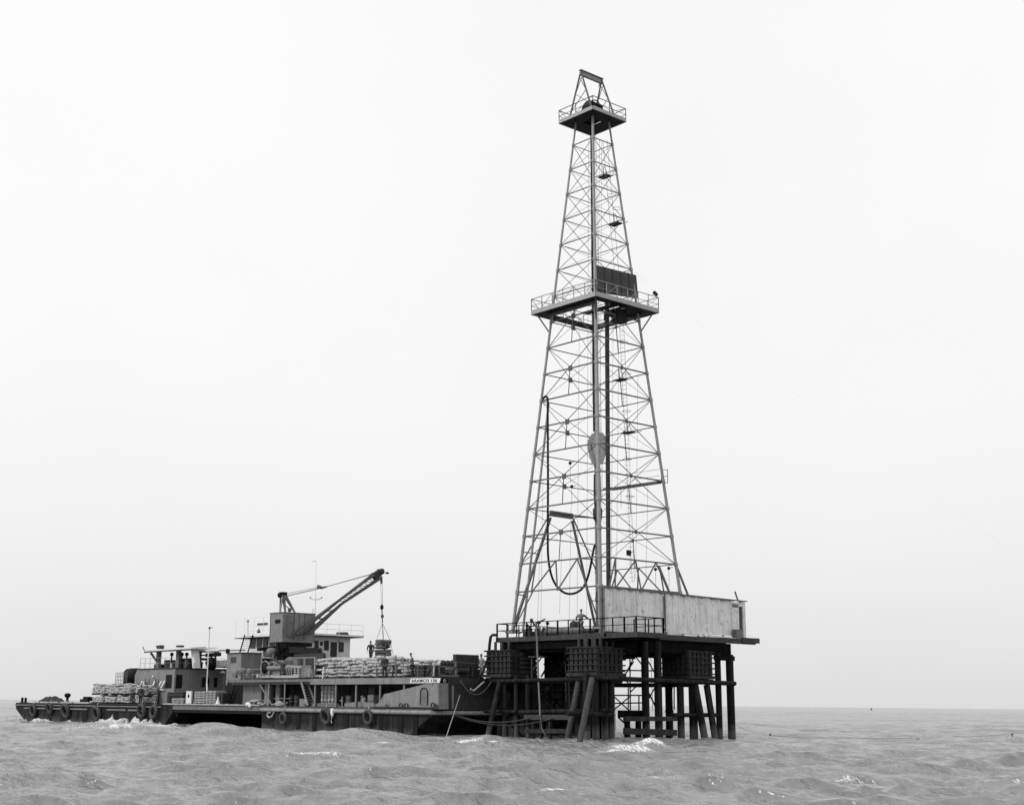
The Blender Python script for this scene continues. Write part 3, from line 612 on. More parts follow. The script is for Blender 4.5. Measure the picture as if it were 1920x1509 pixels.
# ================================================================== BARGE
XB, XN, YE, YS2 = -10.5, 8.5, 6.8, 80.6
barge = empty('tender_barge', (-1,44,0), 'long dark hulled tender barge with deckhouses moored beside the drilling platform', 'barge')
def yz(poly, x0, x1): return [(x0,y,z) for y, z in poly], (x1-x0,0,0)
b = MB(); b.prism(*yz([(YS2+.2,1.95),(YS2,1.35),(77.6,-.1),(76,-1.2),(48,-1.2),(46.6,0),(44.9,1.45),(44.9,2.0)], XB, XN)); b.build('stern_hull', m_hull, barge)
b = MB(); b.prism(*yz([(29.6,1.9),(29.6,-1.2),(10.5,-1.2),(9.3,.05),(7.9,.95),(YE+.05,1.5),(YE,1.9)], XB, XN)); b.build('bow_hull', m_hull, barge)
b = MB(); b.prism([(XB-.01,9.25,.0),(XB-.01,7.9,.95),(XB-.01,YE,1.45),(XB-.01,9.8,1.3)][:3]+[(XB-.01,8.6,.1)], (.005,0,0)) if False else None
b.box((-1.8,29.6,-1.2),(XN,44.9,1.9)); b.build('recessed_hull', m_hullb, barge)
b = MB(); b.box((XB-.02,29.6,1.62),(-9.9,44.95,1.92)); b.build('bridge_girder', m_grey2, barge)
b = MB(); b.box((XB+.05,29.6,1.35),(-10.2,44.9,1.62)); b.box((XB+.3,29.6,1.0),(-1.8,30.0,1.6)); b.box((XB+.3,44.5,1.0),(-1.8,44.9,1.6)); b.build('bridge_flange', m_black, barge)
b = MB(); b.box((XB,YE,1.92),(XN,YS2+.15,2.05)); b.build('main_deck', m_dark, barge)
b = MB(); n = 60
for i in range(n):
    y0 = lerp(30.2, 47, i/n); b.box((XB+.05,y0,2.05),(XB+.25+random.random()*.2,y0+.26,2.12+random.random()*.07))
for y0, y1 in ((74.5,70.0),(69.3,66.5),(66,62.6)): b.box((XB+.02,y0,2.05),(XB+.3,y1,2.2))
b.build('deck_dunnage', m_sack, barge)
# fenders
b = MB(); b.path([(XB-.14,29.4,1.72),(XB-.14,YE+.3,1.72),(XB+.1,YE-.1,1.72),(2,YE-.14,1.70)], .15, 10); b.build('fender_tube', m_tub, barge)
b = MB(); b.box((XB-.05,YE,1.86),(XB+.0,29.4,1.96)); b.build('rub_strake', m_grey2, barge)
b = MB(); b.tube((XB-.1,47,1.80),(XB-.1,YS2,1.78),.07); 
for y0, y1 in ((78,72.6),(71,68.5),(67,62.5),(58,54),(53.5,50)): b.tube((XB-.1,y0,1.45),(XB-.1,y1,1.45),.1)
b.build('side_strake', m_grey2, barge)
b = MB(); b.tube(P(688,1375,0,XB-.05), P(752,1375,0,XB-.05), .08); b.build('chine_tube', m_grey2, barge)
b = MB()
for px in (651,560,590,715,752,780): q = P(px,1350,0,XB); MB().box((XB-.06,q.y-.25,.1),(XB-.002,q.y+.25,1.5)).build('hull_rib_recess_block', m_black, barge)
for y in (75.3,71.8,68.6,63.4,57,52.4,49): MB().box((XB-.05,y-.7,.2),(XB-.002,y+.3,1.32)).build('hull_rib_recess_block', m_black, barge)  # black blocks stand in for stern hull recesses, their shade put into the colour
# tyres
def tyre(px, py, D, label, tilt=0.0, grp='tyres hung as fenders along the barge side'):
    q = P(px,py,0,XB-.3); t = MB(); R = D/2; r = D*.115
    t.torus(q, (1,0,tilt), R-r, r, 30, 10); t.torus(q+Vector((-.08,0,0)), (1,0,tilt), R-1.55*r, r*.35, 24, 6)
    o = t.build('tyre', m_rub, None, label, 'tyre', grp); org = o.location
    k = MB(); k.path([q+Vector((.05,.05,R-.05)), q+Vector((.15,.1,R+.25)), (XB+.1,q.y+.15,2.08)], .03, 5); k.build('rope', m_rope, o)
tyre(62,1331,1.5,'leftmost tyre hung near the stern corner of the barge',.15)
tyre(93,1327,1.3,'small tilted tyre, second from the stern corner of the barge',.35)
tyre(123,1332,1.7,'large tilted tyre below the round capped bollard',.3)
tyre(181,1337,1.6,'tyre hung below the left edge of the pale sack piles',.2)
tyre(265,1332,1.45,'left tyre of the close pair at the end of the stern hull',.15)
tyre(288,1334,1.4,'right tyre of the close pair, nearest the black raked gap',-.05)
tyre(531,1346,1.05,'smallest tyre, hung left of the leaning stair on the dark hull',.05)
tyre(611,1342,1.4,'largest tyre of the near hull, beside the white rope bundle',.25)
tyre(690,1344,1.2,'tyre hung near the grey ramp house, rightmost of all',.1)
# upper deck
ZU = 4.25
b = MB(); b.box((XB+.1,YE,4.10),(XN,35.2,ZU)); b.build('upper_deck', m_dark, barge)
yf = P(582,1275,0,XB).y
b = MB(); b.box((XB,YE,3.80),(XB+.1,yf,ZU+.02)); b.build('upper_fascia', m_grey, barge)
b = MB(); b.box((XB+.0,YE-.04,3.72),(XN,YE-.001,ZU+.02)); b.build('end_fascia', m_dark, barge)  # darker than the side fascia: shade of the end face put into its colour
b = MB(); b.box((XB+.02,yf,4.03),(XB+.1,35.2,ZU-.01)); b.box((XB+.3,yf,3.85),(XB+.5,35.2,4.1)); b.build('thin_upper_fascia', m_grey2, barge)
for i, px in enumerate((534,591,630,668,713,758)):
    q = P(px,1300,0,XB+.2); t = MB(); t.tube((q.x,q.y,2.05),(q.x,q.y,3.9),.09 if px > 540 else .07); t.build('stanchion', m_grey, barge)
t = MB(); q = P(848,1300,1,YE+.1); t.tube((q.x,q.y,2.0),(q.x,q.y,3.75),.14,n=10); t.build('stanchion', m_grey, barge)
b = MB(); b.box((-7.6,YE+2.2,2.05),(-7.5,29,4.1)); 
for y in (12,15.5,18.5,21,24.5,27.3): b.box((-7.66,y,2.05),(-7.61,y+.12,4.1))
b.box((XB+1.2,YE+2,2.05),(-7.5,YE+2.1,4.1)); b.build('inner_bulkhead', m_dark, barge)
b = MB(); b.box((-9.2,30.2,2.05),(-9.0,34.6,4.0)); b.box((-9.6,31.2,2.05),(-9.2,34.2,3.9)); b.box((-9.0,29.2,2.05),(-6,29.4,4.0)); b.build('lower_house_wall', m_grey2, barge)
b = MB(); b.box((-8.7,34.6,2.05),(-8.6,38.4,4.1)); b.box((-8.6,38.3,2.05),(6,38.4,4.3)); b.box((-8.9,34.7,2.05),(-8.7,34.9,4.0)); b.bar((-8.95,36.6,4.0),(-8.95,37.6,2.1),.12); b.build('dark_bulkhead', m_black, barge)
b = MB(); b.box((-8.5,28.8,2.05),(-8.4,30.2,4.1)); b.build('dark_bulkhead', m_black, barge)
b = MB(); b.box((-9.66,29.95,2.05),(-9.61,30.6,3.9)); b.box((-9.25,28.9,2.05),(-9.1,29.5,4.0)); b.build('lower_door', m_grey, barge)
b = MB(); b.bar(P(545,1309,0,XB+.4), P(513,1309,0,XB+.4),.05); b.bar(P(488,1283,0,XB+.2), P(510,1322,0,XB+.1),.09); b.bar(P(505,1278,0,XB+.2), P(504,1322,0,XB+.2),.1); b.build('side_rail', m_grey, barge)
# end wall under upper deck, ramp house
pts = [P(702,1329,0,XB+.03), P(704,1320,0,XB+.03), P(712,1316,0,XB+.03), P(720,1301,0,XB+.03), P(797,1282,0,XB+.03), P(822,1280,0,XB+.03), P(822,1329,0,XB+.03)]
b = MB(); b.prism(pts, (.95,0,0)); b.build('ramp_house', m_grey, barge)
b = MB(); cx_, dy = P(795,1305,0,XB), .52
arch = [(XB-.0, cx_.y+dy*s*.9, z) for s, z in ((-1,2.25),(1,2.25))]
arch = [(XB-.0, cx_.y-.42, 2.25), (XB-.0, cx_.y+.42, 2.25)]+[(XB-.0, cx_.y+.42*math.cos(t), 3.2+.3*math.sin(t)) for t in [math.pi*i/8 for i in range(9)]]
b.prism(arch, (.028,0,0)); b.build('hatch_door', m_grey2, barge)
b = MB(); b.path([(XB-.02, y, z) for _, y, z in arch[2:]]+[(XB-.02, cx_.y-.42, 2.3)], .035, 5); b.path([(XB-.02,cx_.y+.42,3.2),(XB-.02,cx_.y+.42,2.3)], .035, 5); b.build('hatch_rim', m_black, barge)
b = MB(); b.box((XB+.6,YE+.02,2.05),(XN,YE+.12,3.9)); b.build('end_wall', m_dark, barge)
# name board
pa, pb = P(768,1279,0,XB-.03), P(826,1279,0,XB-.03)
b = MB(); yl, yr = pa.y, pb.y; b.prism([(XB-.03,yl,3.86),(XB-.03,yr+.12,3.86),(XB-.03,yr,4.2),(XB-.03,yl-.16,4.2)], (.025,0,0))
nb = b.build('name_board', m_white, barge)
def text(s, size, origin, parent, mt, name='lettering', sx=1.0):
    cu = bpy.data.curves.new('t', 'FONT'); cu.body = s; cu.size = size; cu.extrude = .006; cu.offset = .004; cu.space_character = 1.12
    to = bpy.data.objects.new('t', cu); COL.objects.link(to); dg = bpy.context.evaluated_depsgraph_get(); me = bpy.data.meshes.new_from_object(to.evaluated_get(dg))
    bpy.data.objects.remove(to); me.name = name; me.materials.clear(); me.materials.append(mt)
    wx = max(v.co.x for v in me.vertices); Mx = Matrix(((0,0,-1,0),(-sx/1,0,0,0),(0,1,0,0),(0,0,0,1)))
    me.transform(Mx); o = bpy.data.objects.new(name, me); COL.objects.link(o); o.parent = parent; o.location = Vector(origin)-_org[parent.name]; return wx
W = (yl-yr)-.42
text('ARAMCO 136', .29, (XB-.045, yl-.24, 3.925), nb, m_black, sx=1.0*W/2.05)
b = MB(); q = P(833,1272,1,YE-.06); b.box((q.x-.3,YE-.1,3.85),(q.x+.35,YE-.05,4.18)); eb = b.build('emblem_plate', m_black, barge)
b = MB(); b.torus((q.x,YE-.11,4.02),(0,1,0),.1,.025,16,5); b.build('emblem', m_white, eb)
# main deck clutter of the near hull
def part(name, mt, f, parent=None, **k): b = MB(); f(b); return b.build(name, mt, parent, **k)
def thing(name, mt, f, label, cat, group=None): b = MB(); f(b); return b.build(name, mt, None, label, cat, group)
q = P(569,1323,0,XB+.5)
def fbox(b, q, dx, dy, dz): b.box((q.x,q.y-dy/2,q.z),(q.x+dx,q.y+dy/2,q.z+dz))
def deckpt(px, x, z=2.05): p = P(px,1300,0,x); return Vector((x,p.y,z))
o = thing('winch', m_grey, lambda b: (fbox(b, deckpt(568,XB+.5), .8,.95,.62), b.lathe(deckpt(574,XB+.45)+Vector((0,0,.3)), [(.03,0),(.26,0),(.26,.08),(.03,.08)], 14, (-1,0,0))), 'pale box shaped winch at the foot of the leaning stair', 'winch')
st = empty('deck_stair', (XB+.1,24,2.05), 'steep metal stair leaning from the low deck up to the upper deck', 'stair')
s0, s1 = P(565,1278,0,XB+.1), P(577,1322,0,XB-.0); s2, s3 = P(578,1281,0,XB+.8), P(590,1318,0,XB+.6)
part('stringer', m_leg, lambda b: b.bar(s0, s1, .07,.2), st); part('stringer', m_leg, lambda b: b.bar(s2, s3, .07,.2), st)
def tr(b):
    for i in range(8): t = (i+.5)/8; b.bar(lerp(s0,s1,t), lerp(s2,s3,t), .2,.04)
part('tread', m_grey2, tr, st)
thing('gas_cylinder', m_grey, lambda b: b.lathe(deckpt(683,XB+.45), [(.16,0),(.19,.05),(.19,.62),(.12,.75),(.03,.8)], 12), 'squat pale cylinder with a domed top beside the grey ramp house', 'cylinder')
thing('locker', m_grey2, lambda b: (fbox(b, deckpt(695,XB+.35), .6,.75,.95), b.box(deckpt(695,XB+.3)+Vector((0,-.3,.5)), deckpt(695,XB+.35)+Vector((0,.3,.54)))), 'upright grey steel locker standing left of the ramp house', 'locker')
def bit(b, px, x=XB+.3, h=.55, r=.09):
    q = deckpt(px, x); b.tube(q, q+Vector((0,0,h)), r, n=10); b.tube(q+Vector((0,0,h)), q+Vector((0,0,h+.05)), r*1.3, n=10)
thing('mooring_post', m_tub, lambda b: (bit(b,642,h=.75,r=.06), b.bar(deckpt(642,XB+.3)+Vector((0,.3,.5)), deckpt(642,XB+.3)+Vector((0,-.1,.5)), .06), b.box(deckpt(642,XB+.2)+Vector((0,-.25,0)), deckpt(642,XB+.4)+Vector((.1,.25,.04)))), 'thin pale mooring post with a cross bar on the low deck', 'mooring post')
thing('vent_pipe', m_grey2, lambda b: (bit(b,678,h=.8,r=.06), b.bar(deckpt(678,XB+.3)+Vector((0,0,.8)), deckpt(678,XB+.3)+Vector((0,-.2,.85)), .1)), 'grey vent pipe left of the squat cylinder on the low deck', 'pipe')
thing('tank_cradle', m_dark, lambda b: (b.box(deckpt(691,-9.3)+Vector((0,-.0,.9)), deckpt(706,-9.1)+Vector((.8,0,1.5)))), 'dark framed box behind the upright locker under the upper deck', 'box')
def bales(b):
    for i in range(4):
        for j in range(5):
            q = P(603+i*6.5,1300,0,-9.4); b.blob((q.x+.15, q.y-.05, 2.05+.17+j*.34), (.2,.16,.19), 8, 6, .12, .6)
thing('jerrycan_stack', m_sack, bales, 'pale stacked cans in four columns under the upper deck', 'stack')
thing('inclined_beam', m_grey, lambda b: (b.prism([P(646,1318,0,XB+.3),P(672,1315,0,XB+.3),P(702,1318,0,XB+.3),P(702,1326,0,XB+.3),P(646,1326,0,XB+.3)], (.25,0,0))), 'low grey steel girder lying on the low deck left of the ramp house', 'girder')
thing('bow_bulwark', m_grey2, lambda b: b.prism([P(585,1318,0,XB+.35),P(628,1318,0,XB+.35),P(636,1328,0,XB+.35),P(578,1328,0,XB+.35)], (.3,0,0)), 'low sloping grey steel coaming below the pale can stack', 'coaming')
thing('rope_coil', m_rope, lambda b: [b.torus(deckpt(528,XB+.35)+Vector((0,0,.08+.07*k)), (0.1*k,0,1), .5-.07*k, .05, 20, 6) for k in range(4)] and b.path([deckpt(540,XB+.4)+Vector((0,0,.3)), deckpt(530,XB+.3)+Vector((0,0,.15)), deckpt(520,XB+.3)+Vector((0,0,.25)), deckpt(512,XB+.1)+Vector((0,0,.1))], .06, 6), 'coiled pale mooring rope heaped on the corner of the near hull', 'rope')
def chain(b):
    pts = [P(508,1335,0,XB-.15),P(501,1337,0,XB-.2),P(501,1341,0,XB-.25),P(505,1345,0,XB-.25),P(510,1342,0,XB-.2),P(514,1334,0,XB-.15),P(520,1328,0,XB-.05),P(525,1327,0,XB+.1)]
    b.path(pts, .07, 6)
thing('looped_rope', m_rope, chain, 'short loop of pale rope drooping over the hull corner by the black gap', 'rope')
thing('rope_bundle', m_white, lambda b: (b.blob(P(623,1336,0,XB-.2), (.14,.2,.35), 10, 7, .1), b.path([P(623,1340,0,XB-.2),P(621,1350,0,XB-.2),P(622,1355,0,XB-.2)], .04, 5), b.path([P(618,1328,0,XB+.1),P(621,1330,0,XB-.1),P(623,1334,0,XB-.2)], .05,5)), 'white rope bundle hanging over the fender beside the largest near tyre', 'rope')
thing('canvas_bundle', m_white, lambda b: (b.blob(P(465,1320,0,XB-.1), (.18,.34,.2), 10, 7, .15), b.blob(P(469,1323,0,XB-.12), (.15,.2,.18), 8, 6, .15)), 'white canvas bundle draped over the deck edge above the black gap', 'canvas')
def junk(b):
    for px, x, s in ((725,XB+.3,.2),(752,XB+.2,.3),(762,XB+.2,.3),(812,XB+.2,.35),(818,XB+.2,.25)):
        q = P(px,1326,0,XB-.1); b.torus((XB-.12,q.y,2.1+s*.4), (1,.2,0), s*.5, s*.16, 14, 6)
    b.bar((XB-.1,P(700,1326,0,XB).y,2.08),(XB-.1,P(823,1326,0,XB).y,2.08),.08)
thing('shackle_row', m_dark, junk, 'dark shackles and rings lying along the foot of the ramp house', 'shackles')
# stern main deck
thing('bollard', m_black, lambda b: (b.tube((XB+.4,80.0,2.05),(XB+.4,80.0,2.62),.15), b.tube((XB+.4,79.1,2.05),(XB+.4,79.1,2.6),.15), b.box((XB+.2,78.8,2.05),(XB+.6,80.3,2.1))), 'pair of short black bollards at the far stern corner', 'bollard')
q = P(126,1314,0,XB+.5)
thing('capstan', m_black, lambda b: b.lathe((q.x,q.y,2.05), [(.42,0),(.4,.12),(.16,.2),(.14,.55),(.3,.68),(.36,.82),(.3,.98),(.1,1.06)], 14), 'black bollard with a round bulbous cap on the stern deck', 'bollard')
q = P(156,1314,0,XB+.5)
thing('fairlead', m_black, lambda b: (b.box((q.x,q.y-.5,2.05),(q.x+.5,q.y+.2,2.3)), b.box((q.x,q.y-1.0,2.3),(q.x+.6,q.y+.1,2.75)), b.box((q.x,q.y+.2,2.05),(q.x+.3,q.y+.8,2.5))), 'angular black fairlead between the capped bollard and the sack piles', 'fairlead')
def heap(b):
    for i in range(26):
        t = (i-13)/13; q = P(97+t*16,1314,0,XB+1.2); h = max(.1,.62*(1-abs(t)**1.5)); b.blob((q.x+random.uniform(-.4,.4),q.y,2.1+h*.4), (.5,.5,h*.5+.1), 8, 5, .15)
thing('net_heap', m_clothd, heap, 'low dark heap of netting on the stern deck left of the capped bollard', 'heap')
# sack pallets
def pallet_load(cx, cy, z0, lx, ly, h, label, grp, mt=m_sack, seed=0, name='sack_pallet', pal=True):
    rr = random.Random(seed); t = empty(name, (cx,cy,z0), label, 'sacks', grp)
    if pal:
        b = MB(); 
        for k in range(3): b.box((cx-lx/2, cy-ly/2+k*(ly-.12)/2, z0), (cx+lx/2, cy-ly/2+k*(ly-.12)/2+.12, z0+.1))
        b.box((cx-lx/2,cy-ly/2,z0+.1),(cx+lx/2,cy+ly/2,z0+.13)); b.build('pallet', m_dark, t)
    b = MB(); nl = max(2, int(round((h-.13)/.17))); zz = z0+.13; lh = (h-.13)/nl
    for i in range(nl):
        n1, n2 = (max(2,int(ly/.62)), max(2,int(lx/.42))) if i % 2 else (max(2,int(ly/.42)), max(2,int(lx/.62)))
        top = i == nl-1
        for a in range(n1):
            for c_ in range(n2):
                if 0 < a < n1-1 and 0 < c_ < n2-1 and not top: continue
                if top and rr.random() < .3: continue
                sy_, sx_ = ly/n1, lx/n2
                b.blob((cx-lx/2+(c_+.5)*sx_+rr.uniform(-.05,.05), cy-ly/2+(a+.5)*sy_+rr.uniform(-.05,.05), zz+lh*(i+.5)+rr.uniform(-.035,.035)+(rr.uniform(0,.16) if top else 0)), (sx_*rr.uniform(.46,.62), sy_*rr.uniform(.46,.64), lh*rr.uniform(.55,.85)), 8, 5, .09, .75)
    b.build('sack_pile', mt, t); return t
G1 = 'pallets of sacks stacked on the stern deck'
for i, (px, lx_, yy, hh, lab) in enumerate(((198,2,2.3,.85,'lower left pallet of pale sacks at the end of the stern pile'),(222,2,2.3,.85,'lower pallet of pale sacks, second from the left on the stern deck'),(246,2,2.3,.85,'lower pallet of pale sacks, third from the left on the stern deck'))):
    q = P(px,1310,0,XB+1.3); pallet_load(q.x, q.y, 2.06, lx_, yy+.1, hh, lab, G1, seed=i)
for i, (px, yy, lab) in enumerate(((200,2.7,'upper left pallet of rounded pale sacks on the stern pile'),(226,2.7,'upper middle pallet of pale sacks on the stern pile'),(250,2.2,'upper right pallet of pale sacks on the stern pile beside the dark gap'))):
    q = P(px,1295,0,XB+1.3); pallet_load(q.x, q.y, 2.93, 2, yy, .95 if i else 1.0, lab, G1, seed=10+i)
q = P(274,1310,0,XB+1.4); pallet_load(q.x, q.y, 2.06, 1.6, 1.9, .85, 'lower pallet of pale sacks in front of the stern deckhouse wall', G1, seed=20); pallet_load(q.x, q.y, 2.93, 1.6, 1.8, .85, 'upper pallet of pale sacks in front of the stern deckhouse wall', G1, seed=21)
# slab stacks
def slab_stack(px0, px1, ztop, x, label, mt, tilt=0, seed=1, z0=2.06):
    rr = random.Random(seed); a = P(px0,1300,0,x).y; c = P(px1,1300,0,x).y; t = MB(); z = z0; k = 0
    while z < ztop:
        h = rr.uniform(.05,.09); o = rr.uniform(-.06,.06); t.box((x+rr.uniform(0,.08),a+o,z),(x+1.2,c+o,z+h)); z += h
        if k % 2: 
            for f in (.1,.45,.85): yy = lerp(a,c,f); t.box((x+.05,yy-.1,z),(x+1.1,yy+.1,z+.07))
            z += .07
        k += 1
    return t.build('plank_stack', mt, None, label, 'planks', 'stacks of planks on the deck of the barge')
slab_stack(364,384,3.15,XB+.6,'neat stack of dark planks left of the small white cone',m_cement,seed=1)
slab_stack(385,404,3.2,XB+.6,'middle stack of pale planks before the stern deckhouse',m_cement,seed=2)
slab_stack(405,417,3.1,XB+1.0,'narrow dark plank stack at the deckhouse corner post',m_timber,seed=3)
slab_stack(322,344,2.65,XB+.5,'low pallet stack of pale timber left of the white board',m_cement,seed=4)
slab_stack(312,343,3.2,XB+1.9,'untidy dark timber pile behind the low pallet stack',m_timber,seed=5)
q = P(354,1300,0,XB+.6)
wb = thing('white_board', m_white, lambda b: b.box((q.x,q.y-.45,2.06),(q.x+.12,q.y+.5,3.3)), 'upright white board with a dark round spot on the stern deck', 'board')
part('spot', m_black, lambda b: b.lathe((q.x-.004,q.y+.02,2.85), [(.02,0),(.16,0),(.16,.003),(.02,.003)], 14, (-1,0,0)), wb)
q = P(409,1308,0,XB+.3)
thing('traffic_cone', m_white, lambda b: b.lathe((q.x,q.y,2.06), [(.28,0),(.22,.1),(.08,.55),(.03,.75)], 10), 'small white cone at the foot of the plank stacks', 'cone')
# stern deckhouse
H0 = 49.4; XD = -8.0; ZH = 5.48
dh = empty('stern_deckhouse', (-5,53,2.05), 'low grey steel deckhouse with dark doors behind the sack piles', 'deckhouse')
b = MB(); y1 = 57.6; b.prism([(XD,H0,2.06),(XD,y1,2.06),(XD,y1,4.9),(XD,y1-.5,ZH),(XD,H0,ZH)], (6.1,0,0)); b.build('wall', m_grey, dh)
b = MB(); b.box((XD-.12,H0-.12,ZH),(-2.3,y1-.6,ZH+.08)); b.build('roof', m_dark, dh)
b = MB(); b.box((XD-.06,H0-.08,2.06),(XD+.1,H0-.001,ZH)); b.build('corner_post', m_grey, dh)
for px0, px1, z0, z1 in ((328,341,3.6,4.9),): 
    a, c = P(px0,1285,1,H0).x, P(px1,1285,1,H0).x; part('door', m_black, lambda b: b.box((a,H0-.03,z0),(c,H0-.002,z1)), dh)
a, c = P(311,1280,0,XD).y, P(322,1280,0,XD).y; part('door', m_black, lambda b: b.box((XD-.03,c,3.6),(XD-.002,a,4.9)), dh)
for px0, px1 in ((379,384),(388,392),(401,407)):
    a, c = P(px0,1280,1,H0).x, P(px1,1280,1,H0).x; part('window', m_black, lambda b: b.box((a,H0-.03,3.75),(c,H0-.002,4.7)), dh)
def slats(b):
    for px in (263,268,287,299,305): p0 = P(px+4,1277,0,XD-.2); p1 = P(px-3,1290,0,XD-.2); b.bar(p0,p1,.12,.2)
    b.box((XD-.15,P(310,1290,0,XD).y,3.4),(XD-.02,P(260,1290,0,XD).y,3.5))
part('awning_strut', m_white, slats, dh)
def posts(b):
    for px in (272,280,292,297): p0 = P(px,1272,0,XD-.3); b.bar((p0.x,p0.y,2.06),(p0.x,p0.y,p0.z),.1)
part('post', m_grey2, posts, dh)
part('lamp', m_white, lambda b: (b.blob(P(287,1268,0,XD-.1), .12,8,6), b.lathe(P(417,1260,1,H0-.3), [(.3,-.08),(.2,.06),(.04,.14)],12)), dh)
part('pipe', m_leg, lambda b: b.tube(P(420,1260,1,H0-.2), P(419,1312,1,H0-.2), .08), dh)
# round tanks left of deckhouse
for k, (px, r, lab) in enumerate(((246,.85,'left dark round tank beside the stern deckhouse'),(254,1.0,'right dark round tank touching the stern deckhouse'))):
    q = P(px,1280,0,-6.5); t = MB(); t.lathe((q.x,q.y,4.0), [(r*.2,-.0),(r,.1),(r,1.3),(r*.7,1.6),(r*.1,1.7)], 16); t.build('round_tank', m_black, None, lab, 'tank', 'dark tanks beside the stern deckhouse')
pf = empty('stern_gallery', (-7,63,2.05), 'raised dark platform with a thin grid railing left of the round tanks', 'platform')
a, c = P(212,1283,0,-8.5), P(262,1283,0,-8.5)
part('slab', m_black, lambda b: b.box((-8.5,c.y,3.92),(-4,a.y,4.08)), pf)
part('leg', m_black, lambda b: [b.bar((-8.3,y,2.06),(-8.3,y,3.92),.15) for y in (a.y-.5,(a.y+c.y)/2,c.y+.5)], pf)
def rl(b):
    for h in (.35,.75,1.1): b.bar((-8.4,a.y-.3,4.08+h),(-8.4,c.y+3,4.08+h),.04)
    for i in range(8): y = lerp(a.y-.3,c.y+3,i/7); b.bar((-8.4,y,4.05),(-8.4,y,5.2),.04)
part('railing', m_grey2, rl, pf)
# canopies on the deckhouse roof
def canopy(pxa, pya, pxb, pyb, posts_, x, label, depth=3.0, th=.14):
    t = empty('canopy', P(pxa,pya,0,x), label, 'canopy'); a_, c_ = P(pxa,pya,0,x), P(pxb,pyb,0,x)
    part('roof', m_white, lambda b: b.prism([a_,c_,c_+Vector((0,0,th)),a_+Vector((0,0,th))], (depth,0,.1)), t)
    part('edge_beam', m_dark, lambda b: b.bar(a_-Vector((0,0,.06)), c_-Vector((0,0,.06)), .12,.12), t)
    for px in posts_: q_ = P(px,(pya+pyb)/2,0,x+.8); part('post', m_grey2, lambda b: b.box((q_.x,q_.y-.28,ZH+.08),(q_.x+.3,q_.y+.28,q_.z)), t)
    return t
cn = canopy(271,1221,358,1216,(296,333), -7.2, 'long white topped canopy with two posts above the stern deckhouse')
part('stay', m_dark, lambda b: (b.bar(P(283,1224,0,-7.0), P(293,1238,0,-7.0), .16), b.bar(P(271,1220,0,-7.2), P(268,1212,0,-7.2), .06)), cn)
part('roof_vent', m_dark, lambda b: b.prism([P(292,1210,0,-6.8),P(300,1209,0,-6.8),P(299,1216,0,-6.8),P(294,1216,0,-6.8)], (.5,0,0)), cn)
part('roof_vent', m_dark, lambda b: b.box(P(330,1213,0,-6.8), P(337,1211,0,-6.8)+Vector((.5,0,.1))), cn)
cn2 = canopy(364,1221,410,1220,(371,), -5.6, 'short white canopy right of the long canopy behind the pale pole')
part('pipe_rack', m_dark, lambda b: (b.bar(P(372,1228,0,-5.0), P(402,1228,0,-5.0), .14), b.bar(P(404,1221,0,-5), P(404,1238,0,-5), .14), b.bar(P(388,1228,0,-5), P(412,1226,0,-5), .35), b.bar(P(362,1214,0,-5), P(386,1213,0,-5), .08)), cn2)
thing('sloping_awning', m_white, lambda b: b.prism([P(358,1217,0,-6.6),P(363,1217,0,-6.6),P(366,1252,0,-6.6),P(361,1252,0,-6.6)], (.6,0,0)), 'narrow white upright sheet between the two canopies', 'awning')
def mach(b):
    rr = random.Random(5)
    for px0, px1, py0, py1 in ((307,318,1237,1252),(318,330,1240,1252),(324,345,1238,1252),(345,360,1240,1252),(328,338,1234,1242),(338,372,1234,1238),(293,306,1245,1253)):
        a_, c_ = P(px0,1250,0,-6.0), P(px1,1250,0,-6.0); z1 = P(px0,py0,0,-6.0).z; z0 = max(ZH+.08, P(px0,py1,0,-6).z); b.box((-6.0+rr.uniform(-.3,.2),c_.y,z0),(-4.8,a_.y,z1))
    for px in (341,350,322): q_ = P(px,1232,0,-6.0); b.tube((q_.x,q_.y,ZH),(q_.x,q_.y,q_.z+.3),.08); b.blob((q_.x,q_.y,q_.z+.3),.2,8,6)
    b.lathe(P(352,1246,0,-6.3), [(.05,0),(.5,0),(.5,.2),(.05,.2)], 16, (-1,0,0))
thing('pump_set', m_dark, mach, 'cluster of dark pump machinery under the long white canopy', 'pump')
for px, lab in ((321,'short white post left of the pump machinery'),(363,'short white post right of the pump machinery')):
    q = P(px,1248,0,-7.2); thing('white_post', m_white, lambda b: b.tube((q.x,q.y,ZH+.08),(q.x,q.y,ZH+.55),.12), lab, 'post')
thing('pipe_bench', m_grey, lambda b: (b.box(P(401,1251,0,-5.0), P(425,1237,0,-5.0)+Vector((1.2,0,0))), b.box(P(401,1251,0,-5.1), P(425,1249,0,-5.1))), 'grey box shaped bench at the right end of the deckhouse roof', 'bench')
thing('roof_engine', m_black, lambda b: (b.blob(P(397,1244,0,-5.2), (.6,.55,.6), 10, 7, .1), b.tube(P(396,1240,0,-5.2), P(396,1226,0,-5.2), .1)), 'small black engine left of the grey bench on the roof', 'engine')
q = P(390,1305,0,XB+.9); qt = P(393,1177,0,XB+.9)
fp = empty('flag_pole', (q.x,q.y,2.06), 'thin pale pole rising above the plank stacks of the stern deck', 'pole')
part('pole', m_white, lambda b: (b.tube(P(388,1282,0,XB+.9), qt, .05, n=6), b.tube((q.x,q.y,2.06), P(388,1282,0,XB+.9), .08)), fp)
part('vane', m_dark, lambda b: (b.blob(qt, .12, 6, 4), b.bar(qt, qt+Vector((0,-.5,.05)), .04)), fp)

